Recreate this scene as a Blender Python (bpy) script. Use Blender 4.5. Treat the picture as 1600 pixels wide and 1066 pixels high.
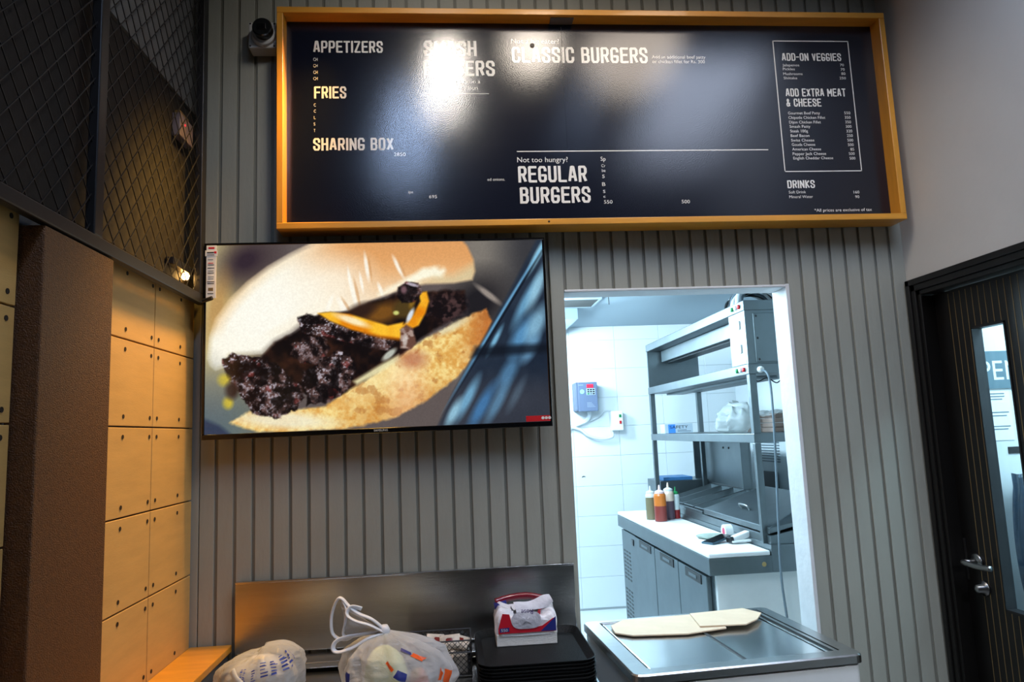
import bpy, bmesh, math, random
import numpy as np
from mathutils import Vector, Matrix, noise
random.seed(7)
S = bpy.context.scene
COL = S.collection
for o in list(bpy.data.objects): bpy.data.objects.remove(o)

# ------------------------------------------------------------------ camera
cam_d = bpy.data.cameras.new('camera'); cam = bpy.data.objects.new('camera', cam_d); COL.objects.link(cam)
right = Vector((0.99581, -0.081764, -0.040944)); down = Vector((-0.03001, 0.130732, -0.990963)); fwd = Vector((0.086378, 0.98804, 0.127731))
up = -down; back = -fwd
cam.matrix_world = Matrix(((right.x, up.x, back.x, 0.0), (right.y, up.y, back.y, -2.48), (right.z, up.z, back.z, 1.5), (0, 0, 0, 1)))
cam_d.sensor_fit = 'HORIZONTAL'; cam_d.sensor_width = 36; cam_d.lens = 36 * 1108.6 / 1600; cam_d.clip_start = 0.02
S.camera = cam

# ------------------------------------------------------------------ world, exposure, lights
def lin(c):
    return tuple(((v / 255) / 12.92 if v / 255 <= .04045 else ((v / 255 + .055) / 1.055) ** 2.4) for v in c)
w = bpy.data.worlds.new('world'); S.world = w; w.use_nodes = True
w.node_tree.nodes['Background'].inputs[0].default_value = (*lin((150, 165, 180)), 1)
w.node_tree.nodes['Background'].inputs[1].default_value = 0.008
S.view_settings.view_transform = 'Standard'; S.view_settings.look = 'None'; S.view_settings.gamma = 1
S.view_settings.exposure = 0.0; S.view_settings.use_curve_mapping = False

def spot(name, loc, target, power, color, angle, blend=.5, radius=.04):
    l = bpy.data.lights.new(name, 'SPOT'); l.energy = power; l.color = lin(color); l.spot_size = math.radians(angle); l.spot_blend = blend; l.shadow_soft_size = radius
    o = bpy.data.objects.new(name, l); COL.objects.link(o); o.location = loc
    o.rotation_euler = (Vector(target) - Vector(loc)).to_track_quat('-Z', 'Y').to_euler(); return o
def area(name, loc, target, power, color, sx, sy, spread=180):
    l = bpy.data.lights.new(name, 'AREA'); l.energy = power; l.color = lin(color); l.shape = 'RECTANGLE'; l.size = sx; l.size_y = sy; l.spread = math.radians(spread)
    o = bpy.data.objects.new(name, l); COL.objects.link(o); o.location = loc
    o.rotation_euler = (Vector(target) - Vector(loc)).to_track_quat('-Z', 'Y').to_euler(); return o
# ceiling spots in a row in front of the menu board
spot('ceiling_spot_light', (0.03, -.86, 3.33), (0.05, 0, 2.1), 7, (255, 240, 222), 100, .8, .04)
area('ceiling_strip_light', (0.01, -1.08, 3.33), (0.05, -.2, 1.9), 6.0, (255, 246, 236), .09, .40, 130)
spot('ceiling_spot_light', (0.43, -.76, 3.33), (0.55, 0, 1.9), 17, (255, 240, 222), 100, .6, .12)
spot('ceiling_spot_light', (0.90, -.73, 3.33), (1.0, 0, 1.8), 25, (255, 238, 220), 105, .6, .24)
# cool ceiling panels further back, and last an added fill lamp
area('panel_and_fill_light', (-.19, -1.50, 3.32), (.05, -.4, 1.4), 6.5, (186, 212, 255), .09, .9, 110)
area('panel_and_fill_light', (0.78, -1.45, 3.32), (0.80, -.8, 0), 1.6, (190, 215, 255), .05, .7, 120)
area('panel_and_fill_light', (1.42, -1.30, 3.32), (1.42, -.5, 0), 17, (214, 228, 255), .55, 1.1, 130)
area('panel_and_fill_light', (1.45, -4.25, 3.35), (1.15, -.3, .55), 6, (236, 244, 255), .7, .7, 34)  # added fill behind the camera, brightens the freezer front and lower right
# warm spot washing the panelled wall on the left
spot('warm_spot_light', (-.38, -.13, 2.98), (-.90, -.30, 1.45), 185, (255, 192, 84), 58, .9, .10)
# kitchen and back corridor ceiling tubes
for ky in (.75, 1.75, 2.75):
    l = bpy.data.lights.new('kitchen_tube_light', 'POINT'); l.energy = 82; l.color = lin((206, 238, 255)); l.shadow_soft_size = .12
    o = bpy.data.objects.new('kitchen_tube_light', l); COL.objects.link(o); o.location = (.42, ky, 2.16)
area('corridor_tube_light', (2.15, -.75, 2.3), (2.15, -.74, 0), 34, (206, 238, 255), .2, .6)

# ------------------------------------------------------------------ materials
MATS = {}
def mat(name, rgb, rough=.5, metal=0., var=0., vs=8., stretch=(1, 1, 1), bump=0., bs=40., spec=None, coat=0., alpha=1., trans=0., emit=0., rgb2=None, aniso=0.):
    if name in MATS: return MATS[name]
    m = bpy.data.materials.new(name); m.use_nodes = True; nt = m.node_tree; p = nt.nodes['Principled BSDF']
    c = lin(rgb)
    p.inputs['Base Color'].default_value = (*c, 1); p.inputs['Roughness'].default_value = rough; p.inputs['Metallic'].default_value = metal
    if spec is not None: p.inputs['Specular IOR Level'].default_value = spec
    if coat: p.inputs['Coat Weight'].default_value = coat; p.inputs['Coat Roughness'].default_value = .08
    p.inputs['Alpha'].default_value = alpha; p.inputs['Transmission Weight'].default_value = trans
    if aniso: p.inputs['Anisotropic'].default_value = aniso
    if emit: p.inputs['Emission Color'].default_value = (*c, 1); p.inputs['Emission Strength'].default_value = emit
    if var or bump:
        tc = nt.nodes.new('ShaderNodeTexCoord'); mp = nt.nodes.new('ShaderNodeMapping'); mp.inputs['Scale'].default_value = stretch
        nt.links.new(tc.outputs['Object'], mp.inputs['Vector'])
    if var:
        n = nt.nodes.new('ShaderNodeTexNoise'); n.inputs['Scale'].default_value = vs; n.inputs['Detail'].default_value = 6; n.inputs['Roughness'].default_value = .6
        nt.links.new(mp.outputs[0], n.inputs['Vector'])
        r = nt.nodes.new('ShaderNodeValToRGB'); r.color_ramp.elements[0].position = .3; r.color_ramp.elements[1].position = .7
        a = lin(rgb2) if rgb2 else tuple(v * (1 - var) for v in c); b = c if rgb2 else tuple(min(1, v * (1 + var)) for v in c)
        r.color_ramp.elements[0].color = (*a, 1); r.color_ramp.elements[1].color = (*b, 1)
        nt.links.new(n.outputs['Fac'], r.inputs[0]); nt.links.new(r.outputs[0], p.inputs['Base Color'])
    if bump:
        n2 = nt.nodes.new('ShaderNodeTexNoise'); n2.inputs['Scale'].default_value = bs; n2.inputs['Detail'].default_value = 5
        nt.links.new(mp.outputs[0], n2.inputs['Vector'])
        bn = nt.nodes.new('ShaderNodeBump'); bn.inputs['Strength'].default_value = bump; bn.inputs['Distance'].default_value = .01
        nt.links.new(n2.outputs['Fac'], bn.inputs['Height']); nt.links.new(bn.outputs[0], p.inputs['Normal'])
    MATS[name] = m; return m
def film(name, rgb, opacity=.45, rough=.25, bump=.5, bs=25.):
    if name in MATS: return MATS[name]
    m = mat(name, rgb, rough, bump=bump, bs=bs, stretch=(1, 1, 2))
    nt = m.node_tree; p = nt.nodes['Principled BSDF']; out = nt.nodes['Material Output']
    t = nt.nodes.new('ShaderNodeBsdfTransparent'); tl = nt.nodes.new('ShaderNodeBsdfTranslucent'); tl.inputs[0].default_value = (*lin(rgb), 1)
    mx0 = nt.nodes.new('ShaderNodeMixShader'); mx0.inputs[0].default_value = .25
    nt.links.new(p.outputs[0], mx0.inputs[1]); nt.links.new(tl.outputs[0], mx0.inputs[2])
    lw = nt.nodes.new('ShaderNodeFresnel'); lw.inputs['IOR'].default_value = 1.45
    mr = nt.nodes.new('ShaderNodeMapRange'); mr.inputs['To Min'].default_value = opacity; mr.inputs['To Max'].default_value = min(1, opacity + .5)
    nt.links.new(lw.outputs[0], mr.inputs['Value'])
    mx = nt.nodes.new('ShaderNodeMixShader'); nt.links.new(mr.outputs[0], mx.inputs[0])
    nt.links.new(t.outputs[0], mx.inputs[1]); nt.links.new(mx0.outputs[0], mx.inputs[2]); nt.links.new(mx.outputs[0], out.inputs['Surface'])
    return m

M_slat = mat('grey_wall_paint', (150, 151, 141), .55, var=.10, vs=3, bump=.15, bs=60, stretch=(1, 1, .3))
M_groove = mat('grey_groove_paint', (116, 116, 107), .6, var=.12, vs=5)
M_white = mat('white_wall_paint', (200, 199, 195), .6, var=.05, vs=2, bump=.08, bs=30)
M_ceil = mat('dark_ceiling_paint', (60, 60, 62), .8, var=.1, vs=3)
M_floor = mat('grey_floor_tile', (96, 94, 92), .4, var=.15, vs=4)
M_dark = mat('dark_room_paint', (70, 68, 66), .7, var=.2, vs=2)
M_brown = mat('brown_upper_plaster', (22, 16, 11), .75, var=.12, vs=4, bump=.1)
M_concrete = mat('grey_concrete', (92, 93, 93), .8, var=.12, vs=5)
M_panel = mat('cement_board_panel', (206, 164, 96), .6, var=.08, vs=6, stretch=(1, 1, 6), bump=.06, bs=80)
M_hole = mat('dark_hole', (44, 32, 20), .9)
M_rough = mat('rough_plaster', (98, 62, 26), .5, var=.3, vs=90, bump=.6, bs=330)
M_wood = mat('orange_varnished_wood', (206, 142, 44), .38, var=.14, vs=9, stretch=(.5, 4, 4), coat=.3)
M_woodv = mat('orange_varnished_wood_upright', (206, 142, 44), .38, var=.14, vs=9, stretch=(4, 4, .5), coat=.3)
M_navy = mat('navy_menu_vinyl', (14, 18, 32), .17, var=.05, vs=3, bump=.05, bs=260, spec=.7)
M_letter = mat('white_print', (226, 224, 218), .18, spec=.7)
M_black = mat('black_painted_steel', (26, 26, 28), .42, var=.1, vs=20)
M_plast = mat('black_gloss_plastic', (10, 10, 12), .18)
M_greybox = mat('light_grey_plastic', (178, 180, 180), .45)
M_dkglass = mat('dark_lens', (18, 20, 21), .25)
M_steel = mat('brushed_steel', (190, 192, 192), .27, 1., var=.06, vs=10, stretch=(.6, 8, 8), bump=.03, bs=60, aniso=.5)
M_lid = mat('polished_lid_steel', (226, 229, 230), .19, 1., var=.04, vs=6, bump=.02, bs=12)
M_steel2 = mat('kitchen_steel', (122, 131, 135), .42, 1., var=.08, vs=7, stretch=(1, 1, 1), bump=.02, bs=30)
M_tile = mat('white_wall_tile', (232, 236, 238), .22, var=.02, vs=2)
M_grout = mat('tile_grout', (206, 212, 214), .8)
M_kceil = mat('kitchen_ceiling_paint', (150, 166, 176), .8)
M_reveal = mat('pale_reveal_plaster', (206, 208, 210), .7, var=.07, vs=9, bump=.2, bs=30)
M_board = mat('white_cutting_board', (240, 241, 240), .45, var=.02, vs=5)
M_freezer = mat('white_enamel', (222, 224, 222), .4, var=.05, vs=6)
M_card = mat('brown_cardboard', (200, 178, 150), .8, var=.06, vs=12)
M_tray = mat('black_tray_plastic', (14, 15, 16), .5, bump=.35, bs=420, spec=.25)
M_door = mat('black_brown_door_veneer', (12, 10, 9), .42, var=.3, vs=6, stretch=(6, 6, .4))
M_gold = mat('brass_inlay', (138, 116, 76), .5, .3)
M_chrome = mat('satin_chrome', (160, 162, 162), .3, 1.)
M_red = mat('red_print', (200, 24, 44), .45); M_blue = mat('navy_print', (34, 44, 120), .45); M_orange = mat('orange_print', (236, 92, 24), .45)
M_green = mat('green_plastic', (20, 130, 70), .4); M_redp = mat('red_plastic', (200, 30, 36), .4); M_paper = mat('white_paper', (236, 235, 232), .7)
M_cable = mat('grey_cable', (110, 124, 134), .5); M_wcable = mat('white_cable', (214, 220, 224), .5); M_bcable = mat('black_cable', (34, 36, 38), .5)

# ------------------------------------------------------------------ mesh helpers
ORG = {}
class B:
    def __init__(s): s.v = []; s.f = []
    def box(s, x0, x1, y0, y1, z0, z1):
        n = len(s.v); s.v += [(x0, y0, z0), (x1, y0, z0), (x1, y1, z0), (x0, y1, z0), (x0, y0, z1), (x1, y0, z1), (x1, y1, z1), (x0, y1, z1)]
        s.f += [tuple(n + i for i in q) for q in ((0, 3, 2, 1), (4, 5, 6, 7), (0, 1, 5, 4), (1, 2, 6, 5), (2, 3, 7, 6), (3, 0, 4, 7))]; return s
    def hexa(s, pts):      # 8 points, ordered like box
        n = len(s.v); s.v += [tuple(p) for p in pts]
        s.f += [tuple(n + i for i in q) for q in ((0, 3, 2, 1), (4, 5, 6, 7), (0, 1, 5, 4), (1, 2, 6, 5), (2, 3, 7, 6), (3, 0, 4, 7))]; return s
    def obox(s, c, size, m):
        hx, hy, hz = size[0] / 2, size[1] / 2, size[2] / 2; t = Matrix.Translation(c) @ m.to_4x4()
        P = [(-hx, -hy, -hz), (hx, -hy, -hz), (hx, hy, -hz), (-hx, hy, -hz), (-hx, -hy, hz), (hx, -hy, hz), (hx, hy, hz), (-hx, hy, hz)]
        return s.hexa([t @ Vector(p) for p in P])
    def quad(s, *p):
        n = len(s.v); s.v += [tuple(q) for q in p]; s.f.append(tuple(range(n, n + len(p)))); return s
    def tube(s, pts, r, n=8, cap=True, flat=1., upv=(0, 0, 1)):
        pts = [Vector(p) for p in pts]; base = len(s.v); R = r if isinstance(r, (list, tuple)) else [r] * len(pts)
        prev = None
        for i, p in enumerate(pts):
            t = (pts[min(i + 1, len(pts) - 1)] - pts[max(i - 1, 0)]).normalized()
            a = prev if prev is not None else (Vector(upv) if abs(t.dot(Vector(upv))) < .95 else Vector((1, 0, 0)))
            a = (a - t * a.dot(t)).normalized(); b = t.cross(a); prev = a
            for k in range(n):
                th = 2 * math.pi * (k + .5) / n; q = p + a * (math.cos(th) * R[i]) + b * (math.sin(th) * R[i] * flat); s.v.append(tuple(q))
        for i in range(len(pts) - 1):
            for k in range(n):
                s.f.append((base + i * n + k, base + i * n + (k + 1) % n, base + (i + 1) * n + (k + 1) % n, base + (i + 1) * n + k))
        if cap:
            s.f.append(tuple(base + k for k in reversed(range(n)))); s.f.append(tuple(base + (len(pts) - 1) * n + k for k in range(n)))
        return s
    def lathe(s, prof, c, n=20, axis='z'):
        base = len(s.v)
        for r, h in prof:
            for k in range(n):
                a = 2 * math.pi * k / n; x, y = r * math.cos(a), r * math.sin(a)
                if axis == 'z': q = (c[0] + x, c[1] + y, c[2] + h)
                elif axis == 'y': q = (c[0] + x, c[1] - h, c[2] + y)     # grows towards -y
                else: q = (c[0] - h, c[1] + x, c[2] + y)                 # grows towards -x
                s.v.append(q)
        for i in range(len(prof) - 1):
            for k in range(n):
                s.f.append((base + i * n + k, base + i * n + (k + 1) % n, base + (i + 1) * n + (k + 1) % n, base + (i + 1) * n + k))
        s.f.append(tuple(base + k for k in reversed(range(n)))); s.f.append(tuple(base + (len(prof) - 1) * n + k for k in range(n))); return s
    def prism(s, pts, d):          # polygon points (3D) extruded by vector d
        n = len(s.v); k = len(pts); d = Vector(d); s.v += [tuple(p) for p in pts] + [tuple(Vector(p) + d) for p in pts]
        s.f.append(tuple(range(n, n + k))); s.f.append(tuple(reversed(range(n + k, n + 2 * k))))
        for i in range(k): s.f.append((n + i, n + (i + 1) % k, n + k + (i + 1) % k, n + k + i))
        return s
    def grid(s, fn, nu, nv, wrap=False):
        base = len(s.v)
        for j in range(nv + 1):
            for i in range(nu + (0 if wrap else 1)): s.v.append(tuple(fn(i / nu, j / nv)))
        W = nu if wrap else nu + 1
        for j in range(nv):
            for i in range(nu): s.f.append((base + j * W + i, base + j * W + (i + 1) % W, base + (j + 1) * W + (i + 1) % W, base + (j + 1) * W + i))
        return s
    def build(s, name, m, parent=None, org=None, bev=0., seg=2, smooth=False, label=None, recalc=True):
        o0 = Vector(org) if org is not None else (ORG[parent.name] if parent else Vector((0, 0, 0)))
        me = bpy.data.meshes.new(name); me.from_pydata([tuple(Vector(p) - o0) for p in s.v], [], s.f)
        bm = bmesh.new(); bm.from_mesh(me)
        if recalc: bmesh.ops.recalc_face_normals(bm, faces=bm.faces)
        if bev:
            es = [e for e in bm.edges if len(e.link_faces) == 2 and e.calc_face_angle(0) > .5]
            bmesh.ops.bevel(bm, geom=es, offset=bev, segments=seg, affect='EDGES', profile=.5, clamp_overlap=True)
        bm.to_mesh(me); bm.free()
        if smooth:
            for p in me.polygons: p.use_smooth = True
        me.materials.append(m)
        o = bpy.data.objects.new(name, me); COL.objects.link(o)
        if parent: o.parent = parent
        else: o.location = o0
        ORG[o.name] = o0
        if label: o['label'] = label
        return o
def tag(o, label, cat, group=None, kind=None):
    o['label'] = label; o['category'] = cat
    if group: o['group'] = group
    if kind: o['kind'] = kind
    return o
def thing(name, label, cat, loc, rot=0, group=None):
    o = bpy.data.objects.new(name, None); COL.objects.link(o); o.location = loc; o.rotation_euler = (0, 0, rot); o.empty_display_size = .05
    tag(o, label, cat, group); ORG[o.name] = Vector(loc) if not rot else Vector((0, 0, 0)); return o
def struct(o, label, cat='structure'): o['kind'] = 'structure'; o['label'] = label; o['category'] = cat; return o
def inst(src, parent, loc, rot=None):
    o = src.copy(); COL.objects.link(o); o.parent = parent; o.location = loc
    if rot: o.rotation_euler = rot
    return o
def smoothpath(P, k=6):
    P = [Vector(p) for p in P]; out = []
    for i in range(len(P) - 1):
        a, b, c, d = P[max(i - 1, 0)], P[i], P[i + 1], P[min(i + 2, len(P) - 1)]
        for j in range(k):
            t = j / k; out.append(.5 * ((2 * b) + (c - a) * t + (2 * a - 5 * b + 4 * c - d) * t * t + (3 * b - a - 3 * c + d) * t ** 3))
    out.append(P[-1]); return out

# text: built-in font, converted to mesh at the end
TEXTS = []
def text(name, body, mtx, h, wdt, m, parent, warp=None): TEXTS.append((name, body, mtx, h, wdt, m, parent, warp))
FRONT = Matrix.Rotation(math.pi / 2, 4, 'X')              # reads from -y
def at(x, y, z, rot=FRONT): return Matrix.Translation((x, y, z)) @ rot

# condensed chamfered capitals for the headings
G = {'A': [[(0, 0), (.36, 1), (.64, 1), (1, 0)], [(.14, .3), (.86, .3)]], 'P': [[(0, 0), (0, 1), (.8, 1), (1, .86), (1, .56), (.8, .42), (0, .42)]],
 'E': [[(1, 0), (0, 0), (0, 1), (1, 1)], [(0, .52), (.85, .52)]], 'T': [[(0, 1), (1, 1)], [(.5, 1), (.5, 0)]], 'I': [[(.0, 0), (.0, 1)]],
 'Z': [[(0, 1), (1, 1), (0, 0), (1, 0)]], 'R': [[(0, 0), (0, 1), (.8, 1), (1, .86), (1, .62), (.8, .48), (0, .48)], [(.55, .48), (1, 0)]],
 'S': [[(1, .74), (1, .86), (.8, 1), (.2, 1), (0, .86), (0, .66), (1, .36), (1, .14), (.8, 0), (.2, 0), (0, .14), (0, .26)]],
 'F': [[(0, 0), (0, 1), (1, 1)], [(0, .5), (.85, .5)]], 'H': [[(0, 0), (0, 1)], [(1, 0), (1, 1)], [(0, .52), (1, .52)]],
 'N': [[(0, 0), (0, 1), (1, 0), (1, 1)]], 'G': [[(1, .78), (1, .86), (.8, 1), (.2, 1), (0, .86), (0, .14), (.2, 0), (.8, 0), (1, .14), (1, .42), (.52, .42)]],
 'B': [[(0, 0), (0, 1), (.75, 1), (.95, .88), (.95, .64), (.78, .53), (0, .53)], [(.78, .53), (1, .4), (1, .14), (.8, 0), (0, 0)]],
 'O': [[(.2, 0), (0, .14), (0, .86), (.2, 1), (.8, 1), (1, .86), (1, .14), (.8, 0), (.2, 0)]], 'X': [[(0, 0), (1, 1)], [(0, 1), (1, 0)]],
 'M': [[(0, 0), (0, 1), (.5, .35), (1, 1), (1, 0)]], 'U': [[(0, 1), (0, .14), (.2, 0), (.8, 0), (1, .14), (1, 1)]],
 'C': [[(1, .72), (1, .86), (.8, 1), (.2, 1), (0, .86), (0, .14), (.2, 0), (.8, 0), (1, .14), (1, .28)]], 'L': [[(0, 1), (0, 0), (1, 0)]],
 'D': [[(0, 0), (0, 1), (.75, 1), (1, .84), (1, .16), (.75, 0), (0, 0)]], 'V': [[(0, 1), (.5, 0), (1, 1)]], 'K': [[(0, 0), (0, 1)], [(1, 1), (0, .42)], [(.25, .56), (1, 0)]],
 '-': [[(0, .5), (1, .5)]], '&': [[(1, 0), (.2, .75), (.2, .88), (.4, 1), (.62, .88), (.62, .72), (0, .32), (0, .12), (.2, 0), (.6, 0), (1, .45)]]}
GW = {'I': .0, 'M': 1.35, '-': .6, 'A': 1.08, 'N': 1.05}
def heading(sx, x, y, z, h, wdt, parent, name='heading_text', thick=.142, m=None):
    st = thick; adv = 0; lay = []
    for ch in sx:
        if ch == ' ': adv += .30; continue
        wd = GW.get(ch, 1.) * .30; lay.append((ch, adv, wd)); adv += wd + st + .075
    tot = adv - .075
    kx = wdt / tot; b = B(); q = 0
    for ch, a, wd in lay:
        for line in G[ch]:
            P = [(a + st / 2 + px * wd, st / 2 + py * (1 - st)) for px, py in line]
            closed = P[0] == P[-1]
            n = len(P)
            for i in range(n - 1):
                p0, p1 = Vector(P[i]), Vector(P[i + 1]); d = (p1 - p0).normalized(); nn = Vector((-d.y, d.x)) * st / 2; e = d * st / 2 * .42
                ea = d * st * .5 if (i == 0 and not closed) else e; eb = d * st * .5 if (i == n - 2 and not closed) else e
                if i == 0 and not closed and abs(d.x) > .1 and abs(d.y) > .1: ea = d * 0.1 * st
                if i == n - 2 and not closed and abs(d.x) > .1 and abs(d.y) > .1: eb = d * .1 * st
                yy = y - .00002 * (q % 7); q += 1
                c = [p0 - ea - nn, p1 + eb - nn, p1 + eb + nn, p0 - ea + nn]
                b.quad(*[(x + v.x * kx, yy, z + min(max(v.y, 0), 1) * h) for v in c])
    return b.build(name, m or M_letter, parent, recalc=False)

# ================================================================== SETTING
OX0, OX1, OZ = .413, 1.24, 1.993          # hatch / doorway to the kitchen
# back wall with grooved boards
b = B(); b.box(-1.0, OX0, .012, .105, 0, 3.4); b.box(OX1, 1.715, .012, .105, 0, 3.4); b.box(OX0, OX1, .012, .105, OZ, 3.4)
wall_back = struct(b.build('wall_back', M_groove), 'grey painted wall of upright grooved boards behind the menu board', 'wall')
gro = [-.848] + [-.794 + .0606 * k for k in range(19)] + [.358 + .0592 * j for j in range(23)]
edges = [-.885] + gro + [1.715]
for i in range(len(edges) - 1):
    a, c = edges[i], edges[i + 1]; jit = random.uniform(-.0012, .0012)
    ga = .0052 if i > 1 else .0015; gc = .0052 if 0 < i < len(edges) - 2 else .0015
    a2 = a + (ga if i > 0 else 0); c2 = c - (gc if i < len(edges) - 2 else 0)
    if c2 - a2 < .008: continue
    runs = [(a2, c2, 0, 3.4)]
    if c2 > OX0 and a2 < OX1:
        runs = [(a2, c2, OZ, 3.4)]
        if a2 < OX0: runs = [(a2, OX0, 0, 3.4), (OX0, c2, OZ, 3.4)]
        if c2 > OX1: runs = [(a2, OX1, OZ, 3.4), (OX1, c2, 0, 3.4)]
    for (u, v, z0, z1) in runs:
        if v - u < .005: continue
        B().box(u, v, jit + .0055, .0135, z0, z1).build('slat', M_slat, wall_back, bev=.0015, seg=1)
# plastered lining of the hatch
b = B(); b.box(OX1 - .0015, OX1 + .012, -.002, .115, 0, OZ + .01); b.box(OX0 - .006, OX0 + .001, .0145, .115, 0, OZ)
b.box(OX0, OX1, .001, .115, OZ - .0015, OZ + .008)
struct(b.build('trim_1', M_reveal, bev=.002, seg=1), 'pale plastered edge lining the kitchen hatch', 'trim')
# right wall, with the door hole y -1.05..0 z 0..2.0
DY0 = -1.02
b = B(); b.box(1.715, 1.80, DY0, .012, 2.0, 3.4); b.box(1.715, 1.80, -4.6, DY0, 0, 3.4); b.box(1.715, 1.80, .0, .02, 0, 2.0)
struct(b.build('wall_right', M_white), 'plain white painted wall above the dark door', 'wall')
# floor, ceiling, rear and far left
struct(B().box(-2.2, 3.2, -4.6, 3.75, -.06, 0).build('floor', M_floor), 'grey floor of the restaurant and kitchen', 'floor')
struct(B().box(-2.2, 1.80, -4.6, .105, 3.4, 3.46).build('ceiling', M_ceil), 'dark ceiling above the counter', 'ceiling')
struct(B().box(-2.2, 1.80, -4.66, -4.6, 0, 3.4).build('wall_front', M_dark), 'dark wall behind the photographer', 'wall')
# left wall: backing, cement panels, brown plaster above
b = B(); b.box(-1.0, -.884, -4.6, .012, 0, 3.4)
wall_left = struct(b.build('wall_left', M_concrete), 'side wall with warm lit square cement panels and brown plaster above', 'wall')
B().box(-.884, -.876, -4.6, .0, 2.035, 2.644).build('plaster_band', M_brown, wall_left, label='dark brown plaster band behind the wire mesh')
B().box(-.884, -.868, -4.6, .0, 2.648, 3.4).build('upper_band', M_concrete, wall_left, label='grey band high behind the wire mesh')
zs = [2.03, 1.791, 1.557, 1.320, 1.082, .846, .61, .37, .13]
cols = [(-.325, -.002), (-.65, -.325), (-1.32, -.995), (-1.645, -1.32), (-1.97, -1.645), (-2.295, -1.97)]
holes = {0: (-.296, -.126), 1: (-.512, -.346)}
disc = None
for ci, (y0, y1) in enumerate(cols):
    for ri in range(len(zs) - 1):
        z1, z0 = zs[ri], zs[ri + 1]
        p = B().box(-.884, -.870 + random.uniform(-.0003, .0003), y0 + .0022, y1 - .0022, z0 + .0022, z1 - .0022).build('panel', M_panel, wall_left, bev=.0012, seg=1)
        hy = holes.get(ci, (y0 + .03, y1 - .03))
        for yy in hy:
            for zz in (z0 + .027, z1 - .027):
                if ri == 0 and zz > 1.9: zz = 1.972
                if disc is None:
                    disc = B().lathe([(.0058, 0), (.0058, .0012), (.0045, .0006)], (0, 0, 0), 14, 'z').build('tie_hole', M_hole, p)
                    disc.data.transform(Matrix.Rotation(math.pi / 2, 4, 'Y')); disc.location = (-.8697, yy, zz)
                else: inst(disc, p, (-.8697, yy, zz))
B().box(-.8693, -.8425, -2.4, -.002, 1.998, 2.002).build('light_block_strip', M_black, wall_left)  # added strip closing the gap, keeps spot light off the panel tops
# rough plaster pillar
struct(B().box(-.886, -.822, -.992, -.692, 0, 1.963).build('pillar', M_rough, bev=.004), 'rough brown plaster pillar standing proud of the panelled wall', 'pillar')
# wooden ledge
lg = thing('wall_ledge', 'orange wooden ledge at the foot of the warm lit panels', 'ledge', (-.80, -.6, 0))
B().box(-.8685, -.735, -1.6, -.004, .833, .855).build('top_board', M_wood, lg, bev=.003)
B().box(-.8685, -.748, -1.6, -.004, 0, .832).build('base', M_concrete, lg)

# kitchen shell
KY, KX, KZ = 3.6, 2.49, 2.39
b = B(); b.box(-.2, 2.6, KY + .008, KY + .08, 0, KZ + .2)
wall_rear = struct(b.build('wall_rear', M_grout), 'bright white tiled rear wall of the kitchen', 'wall')
tw, thh = .40, .25; tile = None
for i in range(7):
    for j in range(10):
        x0 = -.17 + i * tw; z0 = .02 + j * thh; z1 = min(z0 + thh - .002, KZ)
        if z1 - z0 < .03: continue
        if z1 - z0 < .2: B().box(x0, x0 + tw - .002, KY, KY + .009, z0, z1).build('tile', M_tile, wall_rear, bev=.0012, seg=1); continue
        if tile is None: tile = B().box(0, tw - .002, 0, .009, 0, thh - .002).build('tile', M_tile, wall_rear, bev=.0012, seg=1); tile.location = (x0, KY, z0)
        else: inst(tile, wall_rear, (x0, KY, z0))
struct(B().box(KX, KX + .08, .105, KY, 0, KZ + .2).build('wall_kitchen', M_tile), 'white right hand wall of the kitchen', 'wall')
struct(B().box(-.28, -.2, .105, KY, 0, KZ + .2).build('wall_kitchen_left', mat('grey_kitchen_wall', (104, 110, 114), .5)), 'grey left hand wall of the kitchen', 'wall')
struct(B().box(-.28, 2.6, .105, KY + .08, KZ, KZ + .05).build('ceiling_kitchen', M_kceil), 'blue grey kitchen ceiling seen through the hatch', 'ceiling')
struct(B().box(-.2, KX, .105, KY, .0, .004).build('floor_kitchen', M_tile), 'white tiled kitchen floor', 'floor')
# corridor beyond the door
b = B(); b.box(1.80, 2.6, .02, .08, 0, 2.5); b.box(2.6, 2.66, -1.6, .08, 0, 2.5); b.box(1.80, 2.6, -1.6, -1.55, 0, 2.5); b.box(1.80, 2.6, -1.6, .08, 2.42, 2.5)
struct(b.build('wall_corridor', M_tile), 'bright white walls of the passage behind the dark door', 'wall')

# dark door in the right wall
door = thing('door_1', 'black brown door with thin gold stripes, narrow glass pane and steel lever', 'door', (1.76, -.5, 0)); door['kind'] = 'structure'
b = B()
for k, (d0, d1, xo) in enumerate(((0, .022, 1.700), (.022, .045, 1.706), (.045, .062, 1.714))):     # stepped casing
    b.box(xo, 1.80, -d1 - .001, -d0 - .001, 0, 2.0 - d0); b.box(xo, 1.80, DY0 + d0, -d0 - .001, 2.0 - d1, 2.0 - d0)
    b.box(xo, 1.80, DY0 + d0, DY0 + d1, 0, 2.0 - d0)
b.build('frame', M_door, door, bev=.002, seg=1)
LX = 1.765; GY0, GY1, GZ0, GZ1 = -.378, -.228, .862, 1.79
b = B(); y0, y1 = DY0 + .064, -.064
b.box(LX, LX + .035, GY1, y1, .01, 1.935); b.box(LX, LX + .035, y0, GY0, .01, 1.935); b.box(LX, LX + .035, GY0, GY1, .01, GZ0); b.box(LX, LX + .035, GY0, GY1, GZ1, 1.935)
leaf = b.build('leaf', M_door, door)
yy = -.137
while yy > DY0 + .08:
    runs = [(.02, 1.925)] if not (GY0 - .004 < yy < GY1 + .004) else [(.02, GZ0 - .004), (GZ1 + .004, 1.925)]
    for z0, z1 in runs: B().box(LX - .0008, LX + .001, yy - .0012, yy + .0012, z0, z1).build('inlay_strip', M_gold, leaf)
    yy -= .0285
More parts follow.
